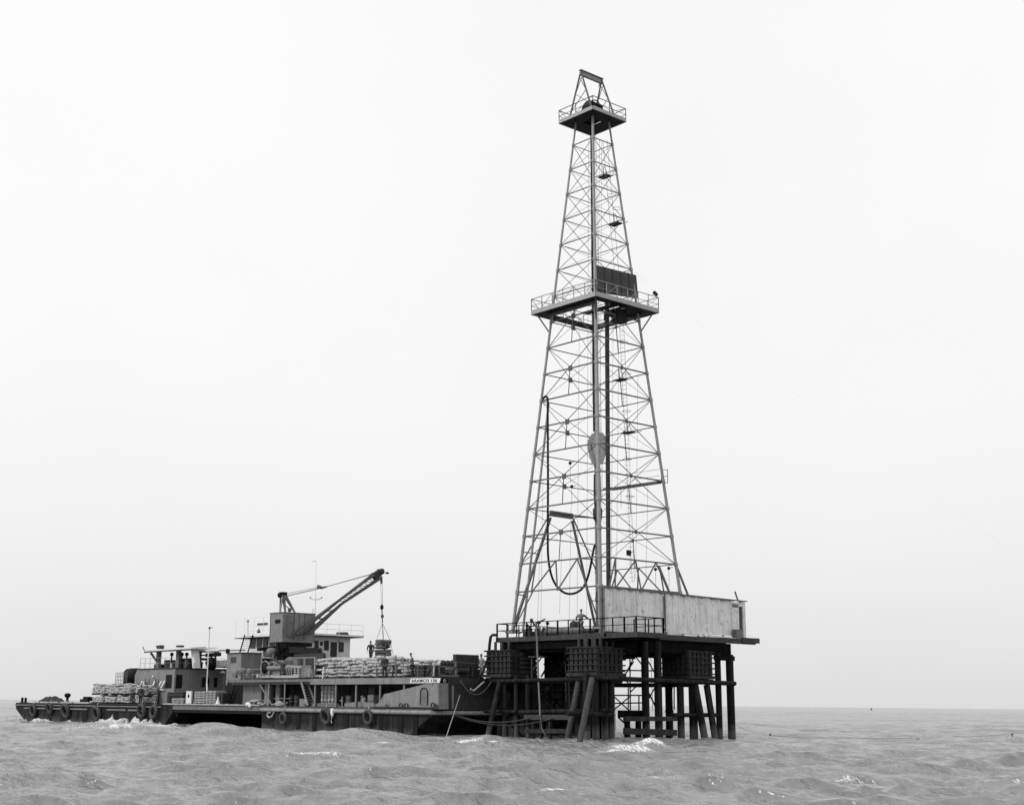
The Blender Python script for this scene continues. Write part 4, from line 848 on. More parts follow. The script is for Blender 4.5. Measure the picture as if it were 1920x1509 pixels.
# ---- second house and pilothouse
h2 = empty('crane_side_house', (-7,38,4.25), 'plain grey steel house with one small window left of the crane', 'deckhouse')
Xh = -6.6; c0 = P(452,1245,0,Xh); c1 = P(425,1245,0,Xh); cr_ = P(490,1245,1,c0.y); zt = P(452,1224,0,Xh).z
part('wall', m_grey, lambda b: b.box((Xh,c0.y,3.9),(cr_.x,c1.y,zt)), h2)
part('roof', m_dark, lambda b: b.box((Xh-.1,c0.y-.1,zt),(cr_.x+.1,c1.y+.1,zt+.08)), h2)
part('window', m_glass, lambda b: b.box((Xh-.03,P(443,1235,0,Xh).y,P(443,1242,0,Xh).z),(Xh-.002,P(433,1235,0,Xh).y,P(443,1231,0,Xh).z)), h2)
part('grab_rail', m_leg, lambda b: (b.bar(P(425,1250,0,Xh-.1), P(490,1250,1,c0.y-.1), .04), b.bar(P(425,1262,0,Xh-.1), P(490,1262,1,c0.y-.1), .04)), h2)
part('roof_vent', m_black, lambda b: b.box(P(423,1225,0,Xh+.2), P(426,1216,0,Xh+.2)+Vector((.3,0,0))), h2)
XP, YP, ZF, ZR = -2.0, 36.1, 6.5, 8.62
ph = empty('pilothouse', (0,40,ZF), 'white pilothouse with dark windows behind the crane', 'pilothouse')
yb = 45.6; xr = 3.3
part('wall', m_white, lambda b: b.box((XP,YP,ZF),(xr,yb,ZR-.1)), ph)
part('roof', m_white, lambda b: b.box((XP-.9,YP-.9,ZR-.1),(xr+1.0,yb+1.6,ZR+.06)), ph)
part('roof_underside', m_dark, lambda b: b.box((XP-.85,YP-.85,ZR-.16),(xr+.95,yb+1.55,ZR-.101)), ph)
part('base_beam', m_black, lambda b: (b.box((XP-.5,YP-1.2,ZF-.32),(xr+6.0,YP-.9,ZF-.02)), b.box((XP-.5,YP-1.0,ZF-.1),(xr+5.0,yb,ZF-.01)), b.box((XP,YP,4.2),(xr,yb,ZF-.1))), ph)
def pane(px0, px1, py0, py1, ax, val, nm='window', mt=m_glass):
    a_, c_ = P(px0,py0,ax,val), P(px1,py1,ax,val)
    if ax == 0: part(nm, mt, lambda b: b.box((val-.04,a_.y,c_.z),(val-.003,c_.y,a_.z)), ph)
    else: part(nm, mt, lambda b: b.box((a_.x,val-.04,c_.z),(c_.x,val-.003,a_.z)), ph)
pane(470,479,1197,1215,0,XP); pane(482,491,1196,1213,0,XP); pane(494,503,1196,1213,0,XP); pane(506,516,1196,1213,0,XP)
pane(590,597,1200,1214,1,YP); pane(600,605,1202,1210,1,YP); pane(608,616,1200,1219,1,YP); pane(635,644,1203,1222,1,YP); pane(620,631,1203,1231,1,YP,'door',m_dark)
def prail(b):
    for h in (.5,1.0,1.75):
        if h < 1.5: b.bar((XP-.8,YP-.8,ZR+h),(xr+.9,YP-.8,ZR+h),.03); b.bar((XP-.8,YP-.8,ZR+h),(XP-.8,yb+1.4,ZR+h),.03); b.bar((xr+.9,YP-.8,ZR+h),(xr+.9,yb+1.4,ZR+h),.03)
        else: b.bar((XP-.8,YP-.8,ZR+h),(XP-.8,yb+1.4,ZR+h),.02)
    for i in range(8): t_ = i/7; b.bar(lerp(Vector((XP-.8,YP-.8,ZR)),Vector((XP-.8,yb+1.4,ZR)),t_), lerp(Vector((XP-.8,YP-.8,ZR+1.75)),Vector((XP-.8,yb+1.4,ZR+1.75)),t_), .03)
    for i in range(6): t_ = i/5; b.bar(lerp(Vector((XP-.8,YP-.8,ZR)),Vector((xr+.9,YP-.8,ZR)),t_), lerp(Vector((XP-.8,YP-.8,ZR+1.0)),Vector((xr+.9,YP-.8,ZR+1.0)),t_), .03)
part('roof_railing', m_white, prail, ph)
part('lamp', m_white, lambda b: (b.blob(P(637,1201,1,YP-.2),.12,8,6), b.lathe(P(492,1193,0,XP-.3),[(.25,-.06),(.2,.05),(.05,.1)],10)), ph)
part('searchlight', m_dark, lambda b: b.lathe(P(641,1189,1,YP+1)+Vector((-.6,0,0)), [(.03,0),(.2,.05),(.25,1.2),(.05,1.4)], 10, (1,0,0)), ph)
part('roof_box', m_dark, lambda b: b.box(P(482,1173,0,XP+.5), P(499,1167,0,XP+.5)+Vector((.2,0,0))), ph)
part('horn', m_dark, lambda b: b.lathe(P(485,1186,0,XP+.5), [(.2,0),(.16,.2),(.05,.4)], 8), ph)
part('compass_stand', m_leg, lambda b: (b.tube(P(465,1164,0,XP+.5), P(465,1190,0,XP+.5), .04), b.blob(P(465,1164,0,XP+.5),.14,8,6)), ph)
a_, c_ = P(459,1190,0,XP-1.6), P(449,1225,0,XP-1.6)
lad = empty('deck_ladder', c_, 'dark inclined ladder up to the pilothouse roof deck', 'ladder')
part('stringer', m_black, lambda b: b.bar(a_, c_, .06,.14), lad); part('stringer', m_black, lambda b: b.bar(a_+Vector((.6,-.5,0)), c_+Vector((.6,-.5,0)), .06,.14), lad)
part('tread', m_black, lambda b: [b.bar(lerp(a_,c_,(i+.5)/9), lerp(a_,c_,(i+.5)/9)+Vector((.6,-.5,0)), .12,.03) for i in range(9)], lad)
ms = empty('signal_mast', (3,42,ZR), 'thin pale signal mast with curved cross arms behind the crane boom', 'mast')
q0, q1 = P(590,1190,0,3), P(593,1051,0,3)
part('mast', m_white, lambda b: (b.tube(q0, lerp(q0,q1,.55), .06, n=6), b.tube(lerp(q0,q1,.55), q1, .025, n=5), [b.bar(P(586+i*1.2,1140,0,3), P(582+i*5,1180,0,3), .04) for i in range(3)]), ms)
part('cross_arm', m_leg, lambda b: (b.path([P(582,1119,0,3),P(584,1123,0,3),P(591,1124,0,3),P(600,1123,0,3),P(603,1119,0,3)], .035, 5), b.bar(P(586,1053,0,3),P(593,1051,0,3),.04), b.blob(P(582,1120,0,3),.1,6,4), b.blob(P(603,1120,0,3),.1,6,4)), ms)

# ================================================================== CRANE
cr0 = empty('deck_crane', (-5.3,33,4.25), 'grey deck crane with a tall cab and a long boom raised to the right', 'crane')
YC = 32.1; X0, X1 = -7.0, -3.6; ZC0, ZC1 = 7.62, 10.2
part('cab', m_grey, lambda b: (b.box((X0,YC,ZC0),(X1,34.3,ZC1)), ), cr0)
cab = [o for o in cr0.children if o.name.startswith('cab')][0]
part('cab_roof', m_grey2, lambda b: b.box((X0-.06,YC-.06,ZC1),(X1+.06,34.36,ZC1+.06)), cab)
part('window', m_black, lambda b: b.box((X0-.03,P(521,1165,0,X0).y,P(516,1168,0,X0).z),(X0-.003,P(516,1165,0,X0).y-.0,P(516,1161,0,X0).z)) if False else b.box((X0-.03,P(526,1165,0,X0).y,9.28),(X0-.003,P(516,1165,0,X0).y,9.62)), cab)
part('window', m_black, lambda b: b.box((P(531,1181,1,YC).x,YC-.03,P(531,1185,1,YC).z),(P(538,1181,1,YC).x,YC-.003,P(531,1178,1,YC).z)), cab)
part('door', m_grey2, lambda b: b.box((P(532,1170,1,YC).x,YC-.035,8.0),(P(550,1170,1,YC).x,YC-.004,10.0)), cab)
part('panel', m_grey2, lambda b: [b.box((P(px,1170,1,YC).x,YC-.05,7.8),(P(px,1170,1,YC).x+.07,YC-.004,10.1)) for px in (551,560,570)], cab)
part('side_stiffener', m_grey2, lambda b: [b.box((X0-.04,y_,7.7),(X0-.003,y_+.05,10.15)) for y_ in (32.15,34.2)], cab)
part('turntable', m_black, lambda b: (b.box((X0+.5,YC+.2,7.3),(X1-.1,34.0,ZC0-.002)), b.lathe((-5.2,33.1,6.7), [(1.0,0),(1.25,.1),(1.25,.5),(1.0,.6)], 20)), cr0)
def ped(b):
    a_ = P(543,1212,1,31.6); c_ = P(603,1226,1,31.6); b.box((a_.x,31.6,c_.z),(c_.x,32.2,a_.z)); b.box((a_.x,33.9,c_.z),(c_.x,34.4,a_.z))
    a2 = P(545,1226,1,31.8); c2 = P(592,1236,1,31.8); b.prism([a2, P(594,1226,1,31.8), P(586,1240,1,31.8), P(548,1236,1,31.8)], (0,2.4,0))
    b.tube((-5.2,33.1,4.25),(-5.2,33.1,6.8),.85,n=20)
part('pedestal', m_dark, ped, cr0)
part('outrigger', m_dark, lambda b: (b.bar(P(600,1216,1,31.7), P(609,1266,1,31.2), .28), b.bar(P(604,1225,1,31.4), P(608,1245,1,31.2), .5,.4), b.bar(P(590,1266,1,31.2), P(603,1256,1,31.2),.1)), cr0)
part('beam_arm', m_black, lambda b: (b.prism([P(488,1214,1,33.5),P(520,1210,1,33.5),P(545,1210,1,33.5),P(545,1216,1,33.5),P(520,1215,1,33.5),P(489,1220,1,33.5)], (0,.6,0))), cr0)
def gear(b):
    rr = random.Random(2)
    b.box(P(520,1228,1,32.0), P(528,1208,1,32.3)); b.box(P(528,1222,1,31.8), P(545,1214,1,32.2)); b.box(P(533,1236,1,32.0), P(541,1222,1,32.3))
    for px, py, R_ in ((533,1213,.32),(541,1226,.42),(524,1222,.3),(548,1218,.25)): b.lathe(P(px,py,1,31.75), [(.05,0),(R_,0),(R_,.1),(R_*.6,.12),(R_*.6,.2),(R_,.22),(R_,.3),(.05,.3)], 16, (0,1,0))
    for px0, py0, px1, py1 in ((520,1206,536,1232),(528,1204,530,1236),(540,1208,552,1232),(518,1226,550,1230)): b.bar(P(px0,py0,1,31.7), P(px1,py1,1,31.7), .1)
part('slewing_gear', m_black, gear, cr0)
YBm = 31.4
t0, t1, tip = P(553,1190,1,YBm), P(576,1189,1,YBm), P(717,1071,1,YBm)
u0, u1 = P(700,1077,1,YBm), P(712,1084,1,YBm)
def bm(b):
    for dy in (-.35,.35):
        b.bar(t0+Vector((0,dy,0)), P(632,1128,1,YBm+dy*.8), .16,.22); b.bar(t1+Vector((0,dy,0)), P(640,1132,1,YBm+dy*.8), .16,.22)
        b.bar(P(632,1128,1,YBm+dy*.8), u0+Vector((0,dy*.5,0)), .15,.2); b.bar(P(640,1132,1,YBm+dy*.8), u1+Vector((0,dy*.5,0)), .15,.2)
        for i in range(7):
            f = i/7; g_ = (i+1)/7; p_ = lerp(P(632,1128,1,YBm+dy*.8), u0, f); r_ = lerp(P(640,1132,1,YBm+dy*.8), u1, g_ if i % 2 else f); r0 = lerp(P(640,1132,1,YBm+dy*.8), u1, g_)
            b.bar(p_, r0, .05); b.bar(lerp(P(632,1128,1,YBm+dy*.8), u0, g_), r0, .05)
        for i in range(3): f = (i+1)/4; b.bar(lerp(t0,P(632,1128,1,YBm),f)+Vector((0,dy,0)), lerp(t1,P(640,1132,1,YBm),f)+Vector((0,dy,0)), .06)
    b.bar(t0, t1, .12,.12)
boom = part('boom', m_boom, bm, cr0)
part('boom_head', m_dark, lambda b: (b.prism([P(700,1077,1,YBm-.2),P(713,1066,1,YBm-.2),P(720,1070,1,YBm-.2),P(716,1078,1,YBm-.2),P(706,1088,1,YBm-.2)], (0,.4,0)), b.lathe(P(717,1071,1,YBm-.3), [(.03,0),(.28,0),(.28,.6),(.03,.6)], 14, (0,1,0)), b.bar(P(697,1075,1,YBm),P(715,1069,1,YBm),.1), b.blob(P(726,1074,1,YBm),(.25,.12,.1),8,5)), cr0)
g_ = P(530,1113,1,33.0)
def gan(b):
    for dy in (-.5,.5):
        b.bar(P(525,1148,1,33.0+dy), g_+Vector((-.1,dy*.4,0)), .12); b.bar(P(535,1148,1,33.0+dy), g_+Vector((.05,dy*.4,0)), .12); b.bar(P(553,1148,1,33.0+dy), g_+Vector((.15,dy*.4,0)), .12)
        b.bar(P(533,1133,1,33+dy*.8), P(545,1143,1,33.+dy), .06)
    b.blob(P(543,1143,1,33),.2,8,5)
part('gantry', m_grey2, gan, cr0)
part('gantry_head', m_black, lambda b: (b.lathe(P(529,1115,1,32.8), [(.03,0),(.25,0),(.25,.4),(.03,.4)], 12, (0,1,0)), b.box(g_+Vector((-.25,-.3,-.1)), g_+Vector((.3,.3,.15)))), cr0)
sp_ = P(602,1101,1,32.2)
def cab_(b):
    for dz in (0,-.22,-.32): b.tube(g_+Vector((.2,0,dz*.8)), sp_+Vector((-.3,0,dz*.5)), .02, n=4)
    b.tube(sp_+Vector((.6,0,.1)), P(702,1075,1,YBm), .02, n=4); b.tube(sp_+Vector((.6,0.2,.1)), P(702,1074,1,YBm+.3), .02, n=4)
    b.path([sp_+Vector((-.35,0,.05)), sp_+Vector((.1,0,-.02)), sp_+Vector((.7,0,.12))], [.2,.12,.05], 8)
part('boom_cable', m_wire, cab_, cr0)
hk = P(716,1138,1,YBm)
part('hoist_cable', m_wire, lambda b: (b.tube(P(713,1080,1,YBm), hk+Vector((-.05,0,.2)), .02, n=4), b.tube(P(717,1080,1,YBm), hk+Vector((.08,0,.2)), .02, n=4), b.blob(P(715,1087,1,YBm), (.12,.12,.4), 8, 6)), cr0)
part('hook_block', m_black, lambda b: (b.blob(hk, (.17,.17,.26), 8, 6), b.tube(hk, P(717,1166,1,YBm), .05), b.torus(P(717,1155,1,YBm), (0,1,0), .13, .045, 14, 6)), cr0)
# hanging load
ld = P(718,1232,1,YBm); ld.z = 6.42
lo_ = pallet_load(ld.x, ld.y, ld.z, 1.4, 1.1, 1.0, 'pallet load of dark sacks hanging in slings from the crane hook', None, m_sackd, 99, 'hanging_load')
def up(b):
    for i in range(4):
        for k in range(3): b.blob((ld.x-.45+k*.45, ld.y+random.uniform(-.1,.1), ld.z+1.30+i*.12), (.3,.5,.09), 8, 5, .08, .65)
    for k in (-.55,0,.55): b.blob((ld.x+k, ld.y, ld.z+1.1), (.12,.45,.13), 6, 4)
part('upper_sacks', m_sackd, up, lo_)
def sl(b):
    tp = P(717,1168,1,YBm)
    for dx, dy in ((-.75,-.6),(.75,-.6),(-.75,.6),(.75,.6)):
        p_ = Vector((ld.x+dx*.55,ld.y+dy*.8,ld.z+1.75)); b.tube(tp, p_, .022, n=4); b.tube(p_, Vector((ld.x+dx*1.15,ld.y+dy,ld.z)), .02, n=4)
    b.tube(P(717,1166,1,YBm)+Vector((0,0,.1)), tp, .04)
part('sling', m_wire, sl, lo_)

# ---- upper deck machinery
eg = empty('diesel_engine', (-9.6,33,4.25), 'large grey diesel engine with a belt wheel in front of the crane', 'engine')
XE = -9.4
def ebox(b, px0, px1, py0, py1, x=XE, d=1.0):
    a_ = P(px0,py0,0,x); c_ = P(px1,py1,0,x); b.box((x,c_.y,max(ZU,c_.z)),(x+d,a_.y,a_.z))
part('engine_block', m_grey, lambda b: (ebox(b,505,530,1238,1262), ebox(b,512,524,1242,1268,XE-.1), b.tube(P(503,1252,0,XE-.2), P(528,1252,0,XE-.2), .2), b.path([P(505,1245,0,XE-.1),P(512,1240,0,XE-.1),P(520,1243,0,XE-.1),P(528,1246,0,XE-.1)],.14,8)), eg)
part('exhaust_manifold', m_dark, lambda b: (b.path([P(506,1240,0,XE-.15),P(514,1236,0,XE-.15),P(523,1242,0,XE-.15),P(533,1246,0,XE-.15)],.12,8), b.tube(P(516,1250,0,XE-.2),P(524,1250,0,XE-.2),.12)), eg)
part('belt_guard', m_grey, lambda b: (b.torus(P(497,1252,0,XE-.2), (1,.1,0), .58, .07, 24, 6), b.bar(P(490,1250,0,XE-.2), P(490,1265,0,XE-.2), .1), b.bar(P(504,1250,0,XE-.2), P(504,1265,0,XE-.2), .1)), eg)
part('flywheel', m_black, lambda b: b.lathe(P(497,1253,0,XE-.1), [(.03,0),(.5,0),(.5,.15),(.03,.15)], 20, (-1,0,0)), eg)
part('skid', m_sack, lambda b: (ebox(b,488,512,1265,1270,XE-.2,.5), ebox(b,512,560,1266,1270,XE-.2,.8)), eg)
rd = empty('radiator_unit', (-9.4,26,4.25), 'pale radiator box with square holes right of the diesel engine', 'radiator')
part('body', m_cement, lambda b: (ebox(b,547,560,1252,1267,XE,.9), b.prism([P(534,1246,0,XE),P(556,1247,0,XE),P(561,1252,0,XE),P(536,1252,0,XE)], (.9,0,0))), rd)
part('grille', m_black, lambda b: [ebox(b,px,px+3,py,py+2.6,XE-.03,.028) for px in (548,554) for py in (1252,1256,1260)], rd)
part('coil', m_grey, lambda b: [b.path([P(535+k*4,1250,0,XE-.1),P(538+k*4,1256,0,XE-.1),P(539+k*4,1265,0,XE-.1)],.06,6) for k in range(3)], rd)
thing('domed_tank', m_grey, lambda b: b.blob(P(507,1224,0,-7.2), (.7,.6,.5), 12, 8, 0, .8), 'pale rounded tank under the black arm of the crane', 'tank')
part('pipe_frame', m_leg, lambda b: (b.bar(P(491,1230,0,XE-.3), P(489,1266,0,XE-.3), .09), b.bar(P(491,1232,0,XE-.3), P(510,1233,0,XE-.3), .09), b.bar(P(493,1224,0,XE), P(493,1234,0,XE), .08), b.bar(P(505,1246,0,XE-.3),P(505,1268,0,XE-.3),.06), b.bar(P(512,1227,0,XE-.3),P(512,1234,0,XE-.3),.06)), eg)
cbt = empty('control_cabinet', (-9.3,23,4.25), 'upright grey cabinet inside a pale pipe frame under the crane beam', 'cabinet')
part('body', m_grey2, lambda b: (ebox(b,565,583,1247,1270,XE,.8), ), cbt); part('door', m_grey, lambda b: ebox(b,571,582,1252,1268,XE-.04,.035), cbt)
part('frame', m_leg, lambda b: (b.bar(P(556,1233,0,XE), P(591,1232,0,XE), .07), b.bar(P(571,1233,0,XE), P(571,1247,0,XE), .1), b.bar(P(591,1232,0,XE), P(590,1268,0,XE), .12), b.bar(P(585,1255,0,XE-.3),P(586,1270,0,XE-.3),.1)), cbt)
part('back_panel', m_dark, lambda b: ebox(b,552,604,1226,1268,XE+1.3,.3), cbt)
thing('grinder_bench', m_grey2, lambda b: (ebox(b,453,471,1260,1270,XE,.6), b.lathe(P(470,1259,0,XE+.1), [(.03,0),(.3,0),(.3,.25),(.03,.25)],14,(-1,0,0)), b.lathe(P(458,1259,0,XE+.1), [(.03,0),(.34,0),(.34,.4),(.2,.5)],14,(-1,0,0))), 'grey bench with two round machine drums below the plain grey house', 'workbench')
thing('vent_cowl', m_grey, lambda b: (b.lathe(P(443,1270,0,XE), [(.14,0),(.14,.35),(.16,.4)],12), b.lathe(P(443,1261,0,XE)+Vector((.15,0,0)), [(.12,0),(.32,.25),(.36,.4),(.05,.38)],14,(-1,-.2,.1))), 'pale round mouthed vent cowl below the small window of the grey house', 'vent')
thing('machinery_hood', m_grey2, lambda b: b.prism([P(534,1246,0,XE+1),P(534,1236,0,XE+1),P(541,1231,0,XE+1),P(556,1232,0,XE+1),P(558,1246,0,XE+1)], (.8,0,0)), 'sloping grey machinery hood above the radiator box', 'hood')
thing('bucket', m_white, lambda b: b.lathe(P(484,1268,0,XE+.1)-Vector((0,0,.1)), [(.13,0),(.18,.32)],12), 'small white bucket left of the belt wheel', 'bucket')
def dprail(b):
    z = ZU; a_ = P(425,1265,0,XB+.4); c_ = P(490,1265,0,XB+.4)
    for h in (.45,.9): b.bar((XB+.4,a_.y,z+h),(XB+.4,c_.y,z+h),.035)
    for i in range(5): y = lerp(a_.y,c_.y,i/4); b.bar((XB+.4,y,z),(XB+.4,y,z+.9),.035)
thing('deck_railing', m_leg, dprail, 'thin low pipe railing in front of the plain grey house', 'railing')
for px, y1, lab in ((605,1250,'short white leaning stanchion at the left end of the sack row'),(742,1228,'tall dark pole standing among the sacks below the hanging load'),(707,1252,'short pale stake before the sack pile under the walking man')):
    q = P(px,1268,0,XB+.3); tq = P(px+(2 if px == 605 else 0),y1,0,XB+.3); thing('stanchion', m_white if px == 605 else m_grey2, lambda b: b.tube((q.x,q.y,ZU),tq,.06), lab, 'pole')
# upper deck sacks
G2 = 'pallets of sacks along the upper deck edge'
k = 0
names = ['first','second','third','fourth','fifth','sixth']
for px, wd, tiers in ((622,2.3,3),(650,2.3,3),(680,2.5,3),(708,2.3,3),(735,2.3,3),(762,2.0,2)):
    q = P(px,1250,0,XB+1.5)
    for t_ in range(tiers):
        lab = '%s sack pallet from the crane, %s tier of the upper deck row' % (names[k], ('bottom','middle','top')[t_] if tiers == 3 else ('lower','upper')[t_])
        xx = q.x+(.35*t_)+random.uniform(-.1,.1); qq = P(px+random.uniform(-1.5,1.5),1250,0,xx)
        pallet_load(xx+.1, qq.y, ZU+.02+t_*.50, 2.0, wd*(1.02-.05*t_), .47+(.08 if t_ == 2 else 0), lab, G2, seed=40+k*5+t_)
    k += 1
for j, (px, xx) in enumerate(((655,-6.2),(685,-5.8),(718,-5.5))):
    q = P(px,1240,0,xx)
    pallet_load(xx, q.y, ZU+.02, 2.2, 2.6, 1.65, ('%s tall pile of pale sacks behind the upper deck row' % ('left','middle','right')[j]), 'tall piles of sacks behind the deck edge row', seed=80+j)
for j, (sx_, lab) in enumerate(((1.9,'pile of pale sacks under the feet of the man beside the hanging load'),(4.4,'pile of pale sacks directly below the hanging load'))): pallet_load(sx_, 31.4, ZU+.01, 2.4, 2.6, 1.92 if j == 0 else 1.7, lab, None, seed=120+j)
q = P(800,1250,0,-8.5); pallet_load(q.x, q.y, ZU, 1.6, 2.0, 1.25, 'rounded heap of sacks just right of the dark standing man', None, seed=90)
for px, lab in ((786,'left dark drum crate above the name board'),(808,'dark drum crate behind the slanting plank above the name board')):
    q = P(px,1258,0,XB+.5); t = MB(); ww = .55
    t.box((q.x,q.y-ww,ZU),(q.x+.9,q.y+ww,5.15)); 
    for z in (4.45,4.75,5.0): t.box((q.x-.03,q.y-ww-.02,z),(q.x+.93,q.y+ww+.02,z+.06))
    t.build('drum_crate', m_dark, None, lab, 'crate', 'dark crates above the name board')
thing('leaning_plank', m_timber, lambda b: (b.bar(P(800,1266,0,XB+.2), P(811,1249,0,XB+.2), .2,.08)), 'short plank leaning diagonally above the name board', 'plank')
thing('valve_post', m_sack, lambda b: (b.tube(P(813,1267,0,XB+.2), P(814,1246,0,XB+.2), .06), b.blob(P(814,1245,0,XB+.2),.15,8,6)), 'pale post with a knob above the end of the name board', 'post')
thing('canvas_heap', m_sack, lambda b: [b.blob(P(808+i*4,1246+random.uniform(-2,2),0,-8), (.5,.5,.3), 8, 5, .2) for i in range(6)], 'pale canvas heaped on crates left of the cylinder rack', 'canvas')
cg = empty('pipe_rack', (-9,7.3,4.25), 'dark rack with a fat pale cylinder left of the tall dark box', 'rack')
part('frame', m_grey2, lambda b: (b.bar(P(823,1266,1,7.0), P(823,1249,1,7.0), .12), b.bar(P(823,1249,1,7.0), P(857,1251,1,7.0), .12), b.bar(P(823,1266,1,7.0), P(860,1267,1,7.0), .16), b.bar(P(855,1266,1,7.0), P(855,1240,1,7.0), .12)), cg)
part('back_plate', m_dark, lambda b: b.box((P(823,1255,1,8.2).x,8.2,ZU),(P(860,1255,1,8.2).x,8.3,4.95)), cg)
part('cylinder', m_tub, lambda b: b.tube(P(832,1257,1,7.6), P(853,1258,1,7.6), .22, n=12), cg)
part('engine', m_dark, lambda b: [b.blob(P(831+i*4,1244+(i%2)*1.5,1,7.8), (.25,.3,.25), 8, 5, .2) for i in range(7)], cg)
bx = empty('tall_box', (-7,7.5,4.25), 'tall dark plate box at the platform end of the upper deck', 'box')
a_, c_ = P(855,1226,1,7.2), P(898,1228,1,7.2)
part('body', m_dark, lambda b: b.box((a_.x,7.2,4.95),(c_.x,7.55,a_.z)), bx)
part('corrugation', m_fascia, lambda b: [b.box((lerp(a_.x,c_.x,t_)-.06,7.17,5.0),(lerp(a_.x,c_.x,t_)+.06,7.199,a_.z-.02)) for t_ in (.15,.35,.5,.66,.8,.95)], bx)
part('pump_base', m_dark, lambda b: (b.box((a_.x+.1,7.25,ZU),(c_.x+.2,7.7,4.94)), b.tube(P(860,1256,1,7.0),P(878,1257,1,7.0),.2), b.tube(P(886,1250,1,7.0),P(886,1268,1,7.0),.12), b.bar(P(858,1248,1,7),P(900,1250,1,7),.1)), bx)
# fine line and cross braces on the end fascia
part('end_rail', m_leg, lambda b: b.bar(P(848,1240,1,YE), P(900,1244,1,YE), .02), barge)
# hoses and ropes
def rope(name, pts, r, mt, label, cat='rope'): b = MB(); b.path(smooth(pts, 4), r, 6); return b.build(name, mt, None, label, cat)
def sag(p, q, s, n=14): return [lerp(p,q,i/n)+Vector((0,0,-s*4*(i/n)*(1-i/n))) for i in range(n+1)]
rope('mud_hose', [P(917,1223,0,-5.8), P(913,1238,0,-6.0), P(907,1256,0,-6.4), P(900,1270,1,6.3), P(889,1284,1,6.3), P(881,1291,1,6.3), P(877,1287,1,6.4), P(874,1282,1,6.6)], .085, m_pile, 'thick dark hose sagging from the platform pipe to the barge end', 'hose')
rope('white_hose', [P(882,1291,1,6.2), P(888,1294,1,6.2), P(898,1286,1,6.2), P(908,1277,1,6.2)], .07, m_rope, 'short pale hose angled across the dark barge end', 'hose')
rope('hanging_cable', sag(P(864,1276,1,6.2), P(922,1276,1,6.2), 1.0), .04, m_grey2, 'thin cable drooping in a deep curve across the barge end', 'cable')
rope('mooring_line', sag(P(848,1338,1,6.4), P(995,1345,0,-6.6), .45), .05, m_timber, 'upper of two mooring lines sagging from the barge to the platform timbers', 'rope')
rope('mooring_line', sag(P(852,1341,1,6.4), P(1040,1345,0,-6.6), .6), .035, m_timber, 'lower thinner mooring line sagging from the barge to the platform timbers', 'rope')
rope('sounding_pole', [P(862,1303,1,5.9), P(852,1335,1,5.6), P(836,1383,1,5.0)], .032, m_rope, 'straight pale pole slanting from the barge end down into the water', 'pole')
fl = [P(1384,1367,1,-6.0)+Vector((0,0,.2))]
for px, py in ((1410,1371),(1440,1377),(1480,1381),(1540,1383),(1620,1384),(1700,1383),(1780,1381),(1850,1379),(1900,1375),(1960,1371)): q = P(px,py,2,.25); fl.append(q)
fr = rope('floating_line', fl, .016, m_grey2, 'long dark line floating on the sea right of the platform')
part('float', m_black, lambda b: [b.blob(P(px,py,2,.25), (.09,.09,.08), 8, 6) for px, py in ((1444,1377),(1898,1376))], fr)
for px, py, lab in ((1634,1326.5,'tiny dark buoy on the horizon right of the platform'),): 
    q = P(px,py+4,2,0); thing('buoy', m_black, lambda b: b.lathe((q.x,q.y,-.3), [(.6,0),(.8,.8),(.5,1.6),(.2,2.2)], 10), lab, 'buoy')

# small gear on the decks
def drum(q, lab, mt=m_dark, grp='steel drums on the barge decks', h=.88):
    o = thing('steel_drum', mt, lambda b: b.lathe(q, [(.28,0),(.29,.02),(.28,.3),(.3,.31),(.28,.33),(.28,.58),(.3,.59),(.28,.61),(.28,h-.02),(.26,h)], 14), lab, 'drum', grp); return o
for px, x, z, lab, mt in ((548,XB+1.6,2.06,'dark steel drum in the shade left of the leaning stair',m_dark),(557,XB+1.9,2.06,'grey steel drum behind the pale winch',m_grey2),(655,XB+1.3,2.06,'grey steel drum behind the thin mooring post',m_grey2),
        (352,XB+2.4,2.06,'dark steel drum behind the white board',m_dark)):
    q = P(px,1300,0,x); drum(Vector((q.x,q.y,z)), lab, mt)
def rrail(b):
    y0_, y1_ = H0+.1, 56.8
    for h in (.5,1.0): b.bar((XD+.1,y0_,ZH+.08+h),(XD+.1,y1_,ZH+.08+h),.03); b.bar((XD+.1,y0_,ZH+.08+h),(-2.4,y0_,ZH+.08+h),.03)
    for i in range(8): y = lerp(y0_,y1_,i/7); b.bar((XD+.1,y,ZH+.06),(XD+.1,y,ZH+1.08),.03)
    for i in range(1,6): x = lerp(XD+.1,-2.4,i/5); b.bar((x,y0_,ZH+.06),(x,y0_,ZH+1.08),.03)
part('roof_railing', m_leg, rrail, dh)
def urail(b):
    a_, c_ = P(610,1268,0,XB+.15).y, YE+.2
    for h in (.55,1.05): b.bar((XB+.15,a_,ZU+h),(XB+.15,c_,ZU+h),.016)
    for i in range(9): y = lerp(a_,c_,i/8); b.bar((XB+.15,y,ZU),(XB+.15,y,ZU+1.07),.04)
part('deck_edge_rail', m_grey2, urail, barge)
def eng(b):
    rr = random.Random(8)
    for i in range(9):
        x = rr.uniform(-8.6,-3.5); h = rr.uniform(.3,1.0); b.tube((x,YE+.6,ZU),(x,YE+.6,ZU+h),rr.uniform(.04,.09),n=7)
    b.bar((-9.8,YE+.55,ZU+.6),(-3,YE+.55,ZU+.6),.08); b.path([(-5.2,YE+.4,ZU+.9),(-4.6,YE+.3,ZU+1.1),(-4.2,YE+.2,ZU+.5),(-4.0,YE,ZU+.1)], .07, 6)
part('manifold', m_grey2, eng, barge)
